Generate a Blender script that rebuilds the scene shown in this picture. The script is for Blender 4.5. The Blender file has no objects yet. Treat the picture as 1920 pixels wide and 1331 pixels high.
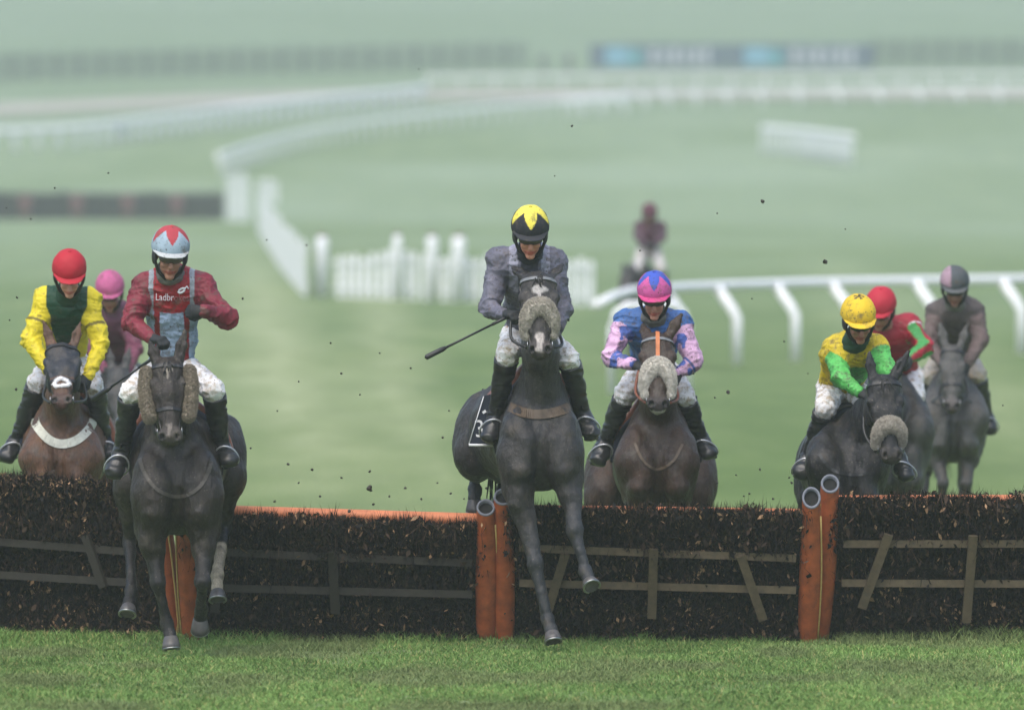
import bpy, math, random
import numpy as np
from mathutils import Vector
from mathutils.bvhtree import BVHTree

random.seed(7)
RNG = np.random.default_rng(7)
SC = bpy.context.scene
COL = SC.collection

# ----------------------------------------------------------------- camera
F = 16800.0            # focal length in photograph pixels (1920 wide)
CAM = np.array([0.0, 0.0, 3.3])
PITCH = math.atan((665.5 - 281.0) / F)
cd = bpy.data.cameras.new('camera')
cam = bpy.data.objects.new('camera', cd)
COL.objects.link(cam)
cam.location = CAM
cam.rotation_euler = (math.pi / 2 - PITCH, 0, 0)
cd.sensor_width = 36.0
cd.lens = F / 1920 * 36.0
cd.clip_start = 1.0
cd.clip_end = 6000.0
cd.dof.use_dof = True
cd.dof.focus_distance = 59.4
cd.dof.aperture_fstop = 2.5
SC.camera = cam

# ----------------------------------------------------------------- sky, sun, exposure
world = bpy.data.worlds.new('World')
SC.world = world
world.use_nodes = True
wn = world.node_tree
bg = wn.nodes['Background']
sky = wn.nodes.new('ShaderNodeTexSky')
sky.sky_type = 'NISHITA'
sky.sun_disc = False
sky.sun_elevation = math.radians(60)
sky.sun_rotation = math.radians(200)
sky.air_density = 1.0
sky.dust_density = 3.0
sky.ozone_density = 1.0
wn.links.new(sky.outputs[0], bg.inputs[0])
bg.inputs[1].default_value = 0.12
sl = bpy.data.lights.new('sun', 'SUN')
sun = bpy.data.objects.new('sun', sl)
COL.objects.link(sun)
sl.energy = 1.2
sl.angle = math.radians(60)
sl.color = (1.0, 0.97, 0.92)
sun.rotation_euler = (math.radians(30), 0, math.radians(-25))
SC.view_settings.view_transform = 'Standard'
SC.view_settings.look = 'None'
SC.view_settings.gamma = 1.0
SC.view_settings.use_curve_mapping = False
SC.view_settings.exposure = 1.06
SC.cycles.volume_bounces = 2
SC.cycles.max_bounces = 6


# ----------------------------------------------------------------- helpers
def at(px, py, d):
    """world point seen at photograph pixel (px, py) at forward distance d"""
    c, s = math.cos(PITCH), math.sin(PITCH)
    a, b = (px - 960.0) / F, (665.5 - py) / F
    r = np.array([a, c + b * s, -s + b * c])
    return CAM + r * (d / r[1])


def srgb(r, g=None, b=None):
    if g is None:
        h = r.lstrip('#')
        r, g, b = (int(h[i:i + 2], 16) for i in (0, 2, 4))
    v = np.array([r, g, b], float) / 255
    return np.where(v <= 0.04045, v / 12.92, ((v + 0.055) / 1.055) ** 2.4)


def nrm(v):
    v = np.asarray(v, float)
    return v / (np.linalg.norm(v) + 1e-12)


PROF = [(0, 0), (430, 0), (500, 1.3), (560, 3.1), (620, 5.6), (700, 8.6), (750, 10.3), (1000, 19), (1400, 34), (2000, 56)]
_pd = np.linspace(0, 2000, 401)
_pz = np.interp(_pd, [p[0] for p in PROF], [p[1] for p in PROF])
_k = np.ones(7) / 7
_pz = np.convolve(np.pad(_pz, 3, mode='edge'), _k, mode='valid')


def gz(d):
    return np.interp(d, _pd, _pz)


def ground_at(px, d):
    """point on the ground along image column px at distance d"""
    p = at(px, 600, d)
    p[2] = gz(d)
    return p


def tag(o, label=None, cat=None, group=None, kind=None):
    if label: o['label'] = label
    if cat: o['category'] = cat
    if group: o['group'] = group
    if kind: o['kind'] = kind
    return o


def mesh_obj(name, V, Fc, mat, parent=None, cols=None, smooth=True, origin=None):
    """V: world coords. Children keep world position below their parent."""
    V = np.asarray(V, np.float32).reshape(-1, 3)
    if parent is not None:
        base = np.array(parent['_o'])
    elif origin is not None:
        base = np.asarray(origin, float)
    else:
        base = np.array([V[:, 0].mean(), V[:, 1].mean(), V[:, 2].min()])
    own = base
    Lv = V - own.astype(np.float32)
    me = bpy.data.meshes.new(name)
    if isinstance(Fc, np.ndarray):
        n = Fc.shape[1]
        me.vertices.add(len(Lv)); me.vertices.foreach_set('co', Lv.ravel())
        me.loops.add(Fc.size); me.loops.foreach_set('vertex_index', Fc.ravel().astype(np.int32))
        me.polygons.add(len(Fc))
        me.polygons.foreach_set('loop_start', np.arange(0, Fc.size, n, dtype=np.int32))
        me.polygons.foreach_set('loop_total', np.full(len(Fc), n, np.int32))
        me.update(calc_edges=True)
    else:
        me.from_pydata([tuple(map(float, v)) for v in Lv], [], [tuple(int(i) for i in f) for f in Fc])
    if smooth:
        me.polygons.foreach_set('use_smooth', np.ones(len(me.polygons), bool))
    if cols is not None:
        a = me.color_attributes.new('Col', 'FLOAT_COLOR', 'POINT')
        c = np.ones((len(Lv), 4), np.float32); c[:, :3] = cols
        a.data.foreach_set('color', c.ravel())
    me.validate()
    if mat is not None:
        me.materials.append(mat)
    o = bpy.data.objects.new(name, me)
    COL.objects.link(o)
    o['_o'] = [float(x) for x in own]
    if parent is None:
        o.location = own
    else:
        o.parent = parent
    return o


def empty(name, loc):
    o = bpy.data.objects.new(name, None)
    COL.objects.link(o)
    o.location = loc
    o['_o'] = [float(x) for x in loc]
    o.empty_display_size = 0.1
    return o


# ---- simple mesh builder
class MB:
    def __init__(s): s.v = []; s.f = []
    def add(s, v, f):
        n = len(s.v)
        s.v += [tuple(map(float, p)) for p in v]
        s.f += [tuple(i + n for i in q) for q in f]
        return s
    def box(s, c, ax, ay, az):
        c, ax, ay, az = (np.asarray(q, float) for q in (c, ax, ay, az))
        v = [c + i * ax + j * ay + k * az for i in (-1, 1) for j in (-1, 1) for k in (-1, 1)]
        return s.add(v, [(0, 1, 3, 2), (4, 6, 7, 5), (0, 4, 5, 1), (2, 3, 7, 6), (0, 2, 6, 4), (1, 5, 7, 3)])
    def bar(s, a, b, w, t, up=(0, 0, 1)):
        """rectangular bar a->b, half sizes w (along side) and t (along the other)"""
        a, b = np.asarray(a, float), np.asarray(b, float)
        l = nrm(b - a); sd = np.cross(l, up)
        if np.linalg.norm(sd) < 1e-4: sd = np.cross(l, (1, 0, 0))
        sd = nrm(sd); n = np.cross(sd, l)
        return s.box((a + b) / 2, (b - a) / 2, sd * w, n * t)
    def tube(s, pts, r, n=8, cap=True):
        pts = [np.asarray(p, float) for p in pts]
        R = r if hasattr(r, '__len__') else [r] * len(pts)
        base = len(s.v); ref = np.array([0.31, 0.2, 0.93])
        for i, p in enumerate(pts):
            t = nrm(pts[min(i + 1, len(pts) - 1)] - pts[max(i - 1, 0)])
            u = np.cross(t, ref)
            if np.linalg.norm(u) < 0.05: u = np.cross(t, (1, 0, 0))
            u = nrm(u); w = np.cross(t, u)
            for k in range(n):
                a = 2 * math.pi * k / n
                s.v.append(tuple(p + R[i] * (math.cos(a) * u + math.sin(a) * w)))
        for i in range(len(pts) - 1):
            for k in range(n):
                a, b = base + i * n + k, base + i * n + (k + 1) % n
                s.f.append((a, b, b + n, a + n))
        if cap:
            s.f.append(tuple(base + k for k in reversed(range(n))))
            e = base + (len(pts) - 1) * n
            s.f.append(tuple(e + k for k in range(n)))
        return s
    def build(s, name, mat, parent=None, smooth=False, origin=None, cols=None):
        return mesh_obj(name, np.array(s.v), s.f, mat, parent, cols, smooth, origin)


# ----------------------------------------------------------------- implicit surfaces
class Field:
    def __init__(s, lo, hi, h):
        s.lo = np.asarray(lo, float); s.h = h
        n = np.ceil((np.asarray(hi, float) - s.lo) / h).astype(int) + 1
        s.n = n
        s.f = np.full(n, 0.25, np.float32)
        s.ax = [(s.lo[i] + h * np.arange(n[i])).astype(np.float32) for i in range(3)]
    def _sl(s, lo, hi, m):
        a = np.clip(np.floor((np.asarray(lo) - m - s.lo) / s.h).astype(int), 0, s.n)
        b = np.clip(np.ceil((np.asarray(hi) + m - s.lo) / s.h).astype(int) + 1, 0, s.n)
        return tuple(slice(i, j) for i, j in zip(a, b))
    def _pts(s, sl):
        return (s.ax[0][sl[0]][:, None, None], s.ax[1][sl[1]][None, :, None], s.ax[2][sl[2]][None, None, :])
    def add(s, prim, k=0.02):
        fn, lo, hi = prim
        sl = s._sl(lo, hi, max(k, 0.02) + 2 * s.h)
        a = s.f[sl]
        if a.size == 0: return s
        b = fn(*s._pts(sl)).astype(np.float32)
        hh = np.maximum(k - np.abs(a - b), 0) / max(k, 1e-6)
        s.f[sl] = np.minimum(a, b) - hh * hh * k * 0.25
        return s
    def cut(s, prim, k=0.008):
        fn, lo, hi = prim
        sl = s._sl(lo, hi, k + 2 * s.h)
        a = s.f[sl]
        if a.size == 0: return s
        b = -fn(*s._pts(sl)).astype(np.float32)
        hh = np.maximum(k - np.abs(a - b), 0) / max(k, 1e-6)
        s.f[sl] = np.maximum(a, b) + hh * hh * k * 0.25
        return s
    def plane(s, p, n):
        """keep the side where (x-p).n < 0"""
        X, Y, Z = s._pts((slice(None),) * 3)
        s.f = np.maximum(s.f, ((X - p[0]) * n[0] + (Y - p[1]) * n[1] + (Z - p[2]) * n[2]).astype(np.float32))
        return s
    def mesh(s):
        f = s.f
        sg = f < 0
        c = np.zeros(tuple(s.n - 1), np.int8)
        for i in (0, 1):
            for j in (0, 1):
                for k in (0, 1):
                    c += sg[i:s.n[0] - 1 + i, j:s.n[1] - 1 + j, k:s.n[2] - 1 + k]
        act = (c > 0) & (c < 8)
        I = np.argwhere(act)
        idx = np.full(act.shape, -1, np.int32)
        idx[act] = np.arange(len(I))
        acc = np.zeros((len(I), 3)); cnt = np.zeros(len(I))
        cor = [(i, j, k) for i in (0, 1) for j in (0, 1) for k in (0, 1)]
        for a in cor:
            for ax in range(3):
                if a[ax]: continue
                b = list(a); b[ax] = 1
                fa = f[I[:, 0] + a[0], I[:, 1] + a[1], I[:, 2] + a[2]]
                fb = f[I[:, 0] + b[0], I[:, 1] + b[1], I[:, 2] + b[2]]
                m = (fa < 0) != (fb < 0)
                t = np.where(m, fa / np.where(m, fa - fb, 1), 0)
                pos = np.array(a, float)[None, :] + t[:, None] * (np.array(b) - np.array(a))[None, :]
                acc += np.where(m[:, None], pos, 0); cnt += m
        V = s.lo + s.h * (I + acc / np.maximum(cnt, 1)[:, None])
        Q = []
        for ax in range(3):
            o1, o2 = (ax + 1) % 3, (ax + 2) % 3
            lo_ = [slice(None)] * 3; hi_ = [slice(None)] * 3
            lo_[ax] = slice(0, -1); hi_[ax] = slice(1, None)
            A, B = sg[tuple(lo_)], sg[tuple(hi_)]
            E = np.argwhere(A != B)
            E = E[(E[:, o1] > 0) & (E[:, o2] > 0) & (E[:, o1] < s.n[o1] - 1) & (E[:, o2] < s.n[o2] - 1)]
            if not len(E): continue
            inside = A[E[:, 0], E[:, 1], E[:, 2]]
            def cell(d1, d2):
                q = E.copy(); q[:, o1] -= d1; q[:, o2] -= d2
                return idx[q[:, 0], q[:, 1], q[:, 2]]
            q = np.stack([cell(1, 1), cell(0, 1), cell(0, 0), cell(1, 0)], 1)
            q[~inside] = q[~inside][:, ::-1]
            Q.append(q)
        Q = np.concatenate(Q) if Q else np.zeros((0, 4), np.int32)
        return V, Q[(Q >= 0).all(1)]


def cap(a, b, ra, rb=None):
    a, b = np.asarray(a, float), np.asarray(b, float)
    rb = ra if rb is None else rb
    ba = b - a; bb = float(ba @ ba) + 1e-9
    def fn(X, Y, Z):
        x, y, z = X - a[0], Y - a[1], Z - a[2]
        t = np.clip((x * ba[0] + y * ba[1] + z * ba[2]) / bb, 0, 1)
        return np.sqrt((x - t * ba[0]) ** 2 + (y - t * ba[1]) ** 2 + (z - t * ba[2]) ** 2) - (ra + t * (rb - ra))
    return fn, np.minimum(a - ra, b - rb), np.maximum(a + ra, b + rb)


def ecap(a, b, wa, da, wb, db, wdir):
    a, b = np.asarray(a, float), np.asarray(b, float)
    L = np.linalg.norm(b - a) + 1e-9; l = (b - a) / L
    w = nrm(np.asarray(wdir, float) - l * (np.asarray(wdir, float) @ l)); n = np.cross(l, w)
    def fn(X, Y, Z):
        x, y, z = X - a[0], Y - a[1], Z - a[2]
        s = x * l[0] + y * l[1] + z * l[2]
        t = np.clip(s / L, 0, 1); e = s - t * L
        rw = wa + t * (wb - wa); rd = da + t * (db - da)
        p = (x * w[0] + y * w[1] + z * w[2]) / rw
        q = (x * n[0] + y * n[1] + z * n[2]) / rd
        m = np.minimum(rw, rd)
        return (np.sqrt(p * p + q * q + (e / m) ** 2) - 1) * m
    r = max(wa, da, wb, db)
    return fn, np.minimum(a, b) - r, np.maximum(a, b) + r


def ell(c, r, A=None):
    c = np.asarray(c, float); r = np.asarray(r, float)
    A = np.eye(3) if A is None else np.asarray(A, float)
    def fn(X, Y, Z):
        x, y, z = X - c[0], Y - c[1], Z - c[2]
        q = [(x * A[i, 0] + y * A[i, 1] + z * A[i, 2]) / r[i] for i in range(3)]
        k0 = np.sqrt(q[0] ** 2 + q[1] ** 2 + q[2] ** 2)
        k1 = np.sqrt((q[0] / r[0]) ** 2 + (q[1] / r[1]) ** 2 + (q[2] / r[2]) ** 2) + 1e-6
        return k0 * (k0 - 1) / k1
    m = r.max()
    return fn, c - m, c + m


def bounds(prims, pad):
    return np.min([p[1] for p in prims], 0) - pad, np.max([p[2] for p in prims], 0) + pad


def sculpt(prims, h, pad=0.03, cuts=(), planes=()):
    """prims: list of (prim, k)"""
    lo, hi = bounds([p for p, _ in prims], pad)
    Fd = Field(lo, hi, h)
    for p, k in prims: Fd.add(p, k)
    for p, k in cuts: Fd.cut(p, k)
    for p, n in planes: Fd.plane(p, n)
    return Fd


# ---- noise on vertex arrays
_P = RNG.permutation(512)
_H = RNG.random(512)
def vnoise(P):
    P = np.asarray(P, float)
    i = np.floor(P).astype(int); f = P - i; f = f * f * (3 - 2 * f)
    r = 0
    for a in (0, 1):
        for b in (0, 1):
            for c in (0, 1):
                h = _H[(_P[(_P[(i[:, 0] + a) & 511] + i[:, 1] + b) & 511] + i[:, 2] + c) & 511]
                r = r + h * (f[:, 0] if a else 1 - f[:, 0]) * (f[:, 1] if b else 1 - f[:, 1]) * (f[:, 2] if c else 1 - f[:, 2])
    return r


def normals(V, Q):
    n = np.cross(V[Q[:, 2]] - V[Q[:, 0]], V[Q[:, 3]] - V[Q[:, 1]])
    N = np.zeros_like(V)
    for k in range(4): np.add.at(N, Q[:, k], n)
    return N / (np.linalg.norm(N, axis=1, keepdims=True) + 1e-12)


def segdist(V, a, b):
    a, b = np.asarray(a, float), np.asarray(b, float)
    ba = b - a
    t = np.clip(((V - a) @ ba) / (ba @ ba + 1e-9), 0, 1)
    return np.linalg.norm(V - a - t[:, None] * ba, axis=1), t


def sstep(a, b, x):
    t = np.clip((x - a) / (b - a + 1e-12), 0, 1)
    return t * t * (3 - 2 * t)


# ----------------------------------------------------------------- materials
def new_mat(name):
    m = bpy.data.materials.new(name); m.use_nodes = True
    nt = m.node_tree
    return m, nt, nt.nodes['Principled BSDF']


def node(nt, typ, **kw):
    n = nt.nodes.new(typ)
    for k, v in kw.items():
        if k.startswith('_'): setattr(n, k[1:], v)
        else: n.inputs[k].default_value = v
    return n


def ramp(nt, stops, interp='LINEAR'):
    r = nt.nodes.new('ShaderNodeValToRGB'); e = r.color_ramp
    e.interpolation = interp
    while len(e.elements) < len(stops): e.elements.new(0.5)
    for q, (p, c) in zip(e.elements, stops):
        q.position = p; q.color = (c[0], c[1], c[2], 1) if hasattr(c, '__len__') else (c, c, c, 1)
    return r


def mixc(nt, fac, a, b, mode='MIX'):
    m = nt.nodes.new('ShaderNodeMix'); m.data_type = 'RGBA'; m.blend_type = mode
    for s, v in ((0, fac), (6, a), (7, b)):
        if hasattr(v, 'is_linked') or hasattr(v, 'links'): nt.links.new(v, m.inputs[s])
        elif s == 0: m.inputs[0].default_value = v
        else: m.inputs[s].default_value = (v[0], v[1], v[2], 1)
    return m.outputs[2]


def attr_mat(name, rough=0.6, mud=0.0, mudc=(0.10, 0.075, 0.05), mudscale=14.0, bump=0.2, bscale=120.0, vary=0.25, spec=0.4, sheen=0.0, speck=0.0, speckc=(0.05, 0.04, 0.03), hair=False):
    """colour comes from the vertex attribute Col; mud splashes and weave are added on top"""
    m, nt, p = new_mat(name)
    L = nt.links.new
    a = nt.nodes.new('ShaderNodeAttribute'); a.attribute_name = 'Col'
    tc = nt.nodes.new('ShaderNodeTexCoord')
    n1 = node(nt, 'ShaderNodeTexNoise', Scale=9.0, Detail=5.0, Roughness=0.6); L(tc.outputs['Object'], n1.inputs['Vector'])
    r1 = ramp(nt, [(0.25, 1 - vary), (0.75, 1 + vary * 0.6)]); L(n1.outputs['Fac'], r1.inputs[0])
    c = mixc(nt, 1.0, a.outputs['Color'], r1.outputs[0], 'MULTIPLY')
    if mud > 0:
        n2 = node(nt, 'ShaderNodeTexNoise', Scale=mudscale, Detail=6.0, Roughness=0.65); L(tc.outputs['Object'], n2.inputs['Vector'])
        r2 = ramp(nt, [(0.62 - 0.2 * mud, 0), (0.72 - 0.1 * mud, min(1, 0.5 + mud * 0.5))]); L(n2.outputs['Fac'], r2.inputs[0])
        c = mixc(nt, r2.outputs[0], c, mudc)
    if speck > 0:
        v = node(nt, 'ShaderNodeTexNoise', Scale=75.0, Detail=2.0); L(tc.outputs['Object'], v.inputs['Vector'])
        r3 = ramp(nt, [(0.70 - 0.12 * speck, 0), (0.74 - 0.12 * speck, 0.9)]); L(v.outputs['Fac'], r3.inputs[0])
        c = mixc(nt, r3.outputs[0], c, speckc)
    L(c, p.inputs['Base Color'])
    p.inputs['Roughness'].default_value = rough
    p.inputs['Specular IOR Level'].default_value = spec
    if sheen: p.inputs['Sheen Weight'].default_value = sheen
    nb = node(nt, 'ShaderNodeTexNoise', Scale=bscale, Detail=4.0); L(tc.outputs['Object'], nb.inputs['Vector'])
    bp = node(nt, 'ShaderNodeBump', Strength=bump, Distance=0.01); L(nb.outputs['Fac'], bp.inputs['Height'])
    L(bp.outputs[0], p.inputs['Normal'])
    if hair:
        mp = nt.nodes.new('ShaderNodeMapping'); mp.inputs['Scale'].default_value = (1, 1, .22)
        L(tc.outputs['Object'], mp.inputs[0])
        nh = node(nt, 'ShaderNodeTexNoise', Scale=95.0, Detail=4.0, Roughness=0.7); L(mp.outputs[0], nh.inputs['Vector'])
        b2 = node(nt, 'ShaderNodeBump', Strength=0.55, Distance=0.012); L(nh.outputs['Fac'], b2.inputs['Height']); L(bp.outputs[0], b2.inputs['Normal'])
        L(b2.outputs[0], p.inputs['Normal'])
        rr = ramp(nt, [(0.3, rough - .12), (0.7, rough + .22)]); L(n1.outputs['Fac'], rr.inputs[0]); L(rr.outputs[0], p.inputs['Roughness'])
        rh = ramp(nt, [(0.35, .72), (0.65, 1.3)]); L(nh.outputs['Fac'], rh.inputs[0])
        L(mixc(nt, 1.0, c, rh.outputs[0], 'MULTIPLY'), p.inputs['Base Color'])
    return m


def plain_mat(name, col, rough=0.6, vary=0.3, scale=20.0, metal=0.0, bump=0.15, dirt=0.0, dirtc=(0.05, 0.04, 0.03), stretch=None, spec=0.4):
    m, nt, p = new_mat(name); L = nt.links.new
    tc = nt.nodes.new('ShaderNodeTexCoord')
    vec = tc.outputs['Object']
    if stretch:
        mp = nt.nodes.new('ShaderNodeMapping'); mp.inputs['Scale'].default_value = stretch
        L(vec, mp.inputs[0]); vec = mp.outputs[0]
    n = node(nt, 'ShaderNodeTexNoise', Scale=scale, Detail=6.0, Roughness=0.6); L(vec, n.inputs['Vector'])
    col = np.asarray(col, float)
    r = ramp(nt, [(0.25, col * (1 - vary)), (0.75, np.minimum(col * (1 + vary), 0.95))]); L(n.outputs['Fac'], r.inputs[0])
    c = r.outputs[0]
    if dirt > 0:
        n2 = node(nt, 'ShaderNodeTexNoise', Scale=scale * 0.6, Detail=8.0, Roughness=0.7); L(tc.outputs['Object'], n2.inputs['Vector'])
        r2 = ramp(nt, [(0.6 - 0.2 * dirt, 0), (0.8 - 0.1 * dirt, 0.85)]); L(n2.outputs['Fac'], r2.inputs[0])
        c = mixc(nt, r2.outputs[0], c, dirtc)
    L(c, p.inputs['Base Color'])
    p.inputs['Roughness'].default_value = rough
    p.inputs['Metallic'].default_value = metal
    p.inputs['Specular IOR Level'].default_value = spec
    bp = node(nt, 'ShaderNodeBump', Strength=bump, Distance=0.01); L(n.outputs['Fac'], bp.inputs['Height'])
    L(bp.outputs[0], p.inputs['Normal'])
    return m


M = {}
M['coat'] = attr_mat('horse_coat', rough=0.42, mud=0.45, mudc=(0.058, 0.047, 0.036), mudscale=8, bump=0.3, bscale=110, vary=0.55, spec=0.4, speck=0.3, speckc=(0.10, 0.085, 0.07), hair=True)
M['silk'] = attr_mat('racing_silk', rough=0.55, mud=0.5, mudc=(0.09, 0.07, 0.055), mudscale=16, bump=0.4, bscale=45, vary=0.38, spec=0.3, speck=0.55)
M['silk_clean'] = attr_mat('racing_silk_clean', rough=0.55, mud=0.3, mudscale=16, bump=0.25, bscale=60, vary=0.15, spec=0.3, speck=0.1)
M['silk_muddy'] = attr_mat('racing_silk_muddy', rough=0.7, mud=0.6, mudc=(0.10, 0.085, 0.075), mudscale=18, bump=0.35, bscale=60, vary=0.3, speck=0.6)
M['breech'] = attr_mat('white_breeches', rough=0.75, mud=0.75, mudc=(0.42, 0.33, 0.22), mudscale=20, bump=0.2, bscale=70, vary=0.12, speck=0.6, speckc=(0.22, 0.15, 0.09))
M['helmet'] = attr_mat('helmet_silk', rough=0.75, mud=0.42, bump=0.15, bscale=80, vary=0.1, speck=0.5)
M['helmet_clean'] = attr_mat('helmet_silk_clean', rough=0.7, mud=0.0, bump=0.12, bscale=80, vary=0.08)
M['skin'] = attr_mat('skin', rough=0.5, mud=0.2, mudc=(0.12, 0.08, 0.055), mudscale=22, bump=0.1, bscale=150, vary=0.15)
M['boot'] = plain_mat('black_leather_boot', (0.018, 0.019, 0.021), 0.35, 0.3, 18, bump=0.2, dirt=0.35, dirtc=(0.06, 0.05, 0.04), spec=0.5)
M['glove'] = plain_mat('black_glove', (0.015, 0.017, 0.02), 0.7, 0.3, 30, dirt=0.2)
M['strap_black'] = plain_mat('black_strap', (0.014, 0.014, 0.015), 0.45, 0.3, 30, spec=0.5)
M['strap_brown'] = plain_mat('brown_strap', (0.10, 0.07, 0.045), 0.55, 0.3, 30)
M['strap_dark'] = plain_mat('dark_brown_strap', (0.055, 0.046, 0.037), 0.5, 0.3, 30)
M['strap_tan'] = plain_mat('tan_leather', (0.19, 0.065, 0.035), 0.5, 0.3, 30)
M['strap_grey'] = plain_mat('grey_webbing', (0.16, 0.17, 0.18), 0.6, 0.2, 30)
M['strap_white'] = plain_mat('white_webbing', (0.55, 0.56, 0.47), 0.6, 0.15, 40, dirt=0.25, dirtc=(0.3, 0.26, 0.18))
M['strap_orange'] = plain_mat('orange_strap', (0.48, 0.16, 0.06), 0.6, 0.2, 30)
M['metal'] = plain_mat('stainless_steel', (0.36, 0.365, 0.37), 0.35, 0.1, 30, metal=1.0, bump=0.05)
M['bright_metal'] = plain_mat('polished_stirrup', (0.5, 0.51, 0.53), 0.35, 0.1, 30, metal=0.6, bump=0.05)
M['fleece'] = plain_mat('sheepskin', (0.46, 0.425, 0.365), 0.95, 0.35, 60, bump=0.9, dirt=0.3, dirtc=(0.15, 0.12, 0.08))
M['fleece_pale'] = plain_mat('pale_sheepskin', (0.68, 0.65, 0.58), 0.95, 0.25, 60, bump=0.9, dirt=0.15, dirtc=(0.2, 0.16, 0.1))
M['fleece_dark'] = plain_mat('muddy_sheepskin', (0.30, 0.255, 0.195), 0.95, 0.4, 60, bump=0.9, dirt=0.35, dirtc=(0.07, 0.055, 0.04))
M['hoof'] = plain_mat('hoof_horn', (0.085, 0.08, 0.078), 0.4, 0.3, 25, dirt=0.3)
M['hair'] = plain_mat('dark_horse_hair', (0.012, 0.011, 0.011), 0.45, 0.3, 40)
M['eye'] = plain_mat('dark_eye', (0.006, 0.005, 0.005), 0.08, 0.1, 30, bump=0.0, spec=0.6)
M['lens'] = plain_mat('dark_goggle_lens', (0.02, 0.019, 0.018), 0.12, 0.3, 30, bump=0.02, spec=0.6)
M['cloth_navy'] = plain_mat('navy_saddle_cloth', (0.016, 0.021, 0.038), 0.75, 0.2, 40)
M['white_mark'] = plain_mat('white_print', (0.75, 0.75, 0.76), 0.6, 0.08, 40, bump=0.02)
M['snood'] = plain_mat('grey_snood', (0.15, 0.145, 0.13), 0.85, 0.3, 30, bump=0.4)
M['snood_green'] = plain_mat('green_collar', (0.010, 0.055, 0.028), 0.75, 0.25, 30, bump=0.4)
M['snood_dark'] = plain_mat('dark_collar', (0.03, 0.032, 0.04), 0.8, 0.25, 30, bump=0.4)
M['orange_pad'] = plain_mat('orange_padding', (0.33, 0.078, 0.022), 0.6, 0.35, 12, bump=0.4, dirt=0.55, dirtc=(0.10, 0.035, 0.018))
M['orange_rail_lit'] = plain_mat('orange_padding_lit', (0.52, 0.175, 0.075), 0.6, 0.2, 9, bump=0.2, dirt=0.2, dirtc=(0.22, 0.08, 0.04))  # post padding made paler: light from above is put into the colour
M['pad_end'] = plain_mat('grey_tube_end', (0.13, 0.14, 0.165), 0.5, 0.2, 30)
M['yellow_edge'] = plain_mat('yellow_piping', (0.42, 0.30, 0.10), 0.6, 0.2, 30)
M['pad_hole'] = plain_mat('dark_tube_hole', (0.01, 0.01, 0.01), 0.9, 0.2, 30)
M['wood'] = plain_mat('weathered_wood', (0.085, 0.064, 0.036), 0.8, 0.35, 22, bump=0.4, dirt=0.3, dirtc=(0.05, 0.045, 0.035))
M['wood_dark'] = plain_mat('dark_wet_wood', (0.024, 0.020, 0.015), 0.75, 0.35, 22, bump=0.4, dirt=0.3, dirtc=(0.02, 0.018, 0.015))
M['white_plastic'] = plain_mat('white_plastic', (0.78, 0.79, 0.80), 0.45, 0.06, 3, bump=0.03, dirt=0.12, dirtc=(0.55, 0.55, 0.5))
M['mud'] = plain_mat('wet_mud', (0.03, 0.026, 0.018), 0.6, 0.4, 60, bump=0.6)
M['dark_fence'] = plain_mat('dark_fence', (0.012, 0.02, 0.024), 0.8, 0.3, 3)
M['navy_board'] = plain_mat('navy_board', (0.025, 0.05, 0.105), 0.6, 0.1, 3)
M['lightblue_board'] = plain_mat('light_blue_print', (0.12, 0.33, 0.46), 0.6, 0.1, 3)
M['teal_board'] = plain_mat('teal_print', (0.03, 0.28, 0.32), 0.6, 0.1, 3)
M['grey_print'] = plain_mat('faded_white_print', (0.40, 0.42, 0.46), 0.6, 0.1, 3)
M['red_post'] = plain_mat('red_padding', (0.10, 0.032, 0.036), 0.7, 0.2, 3)

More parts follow.
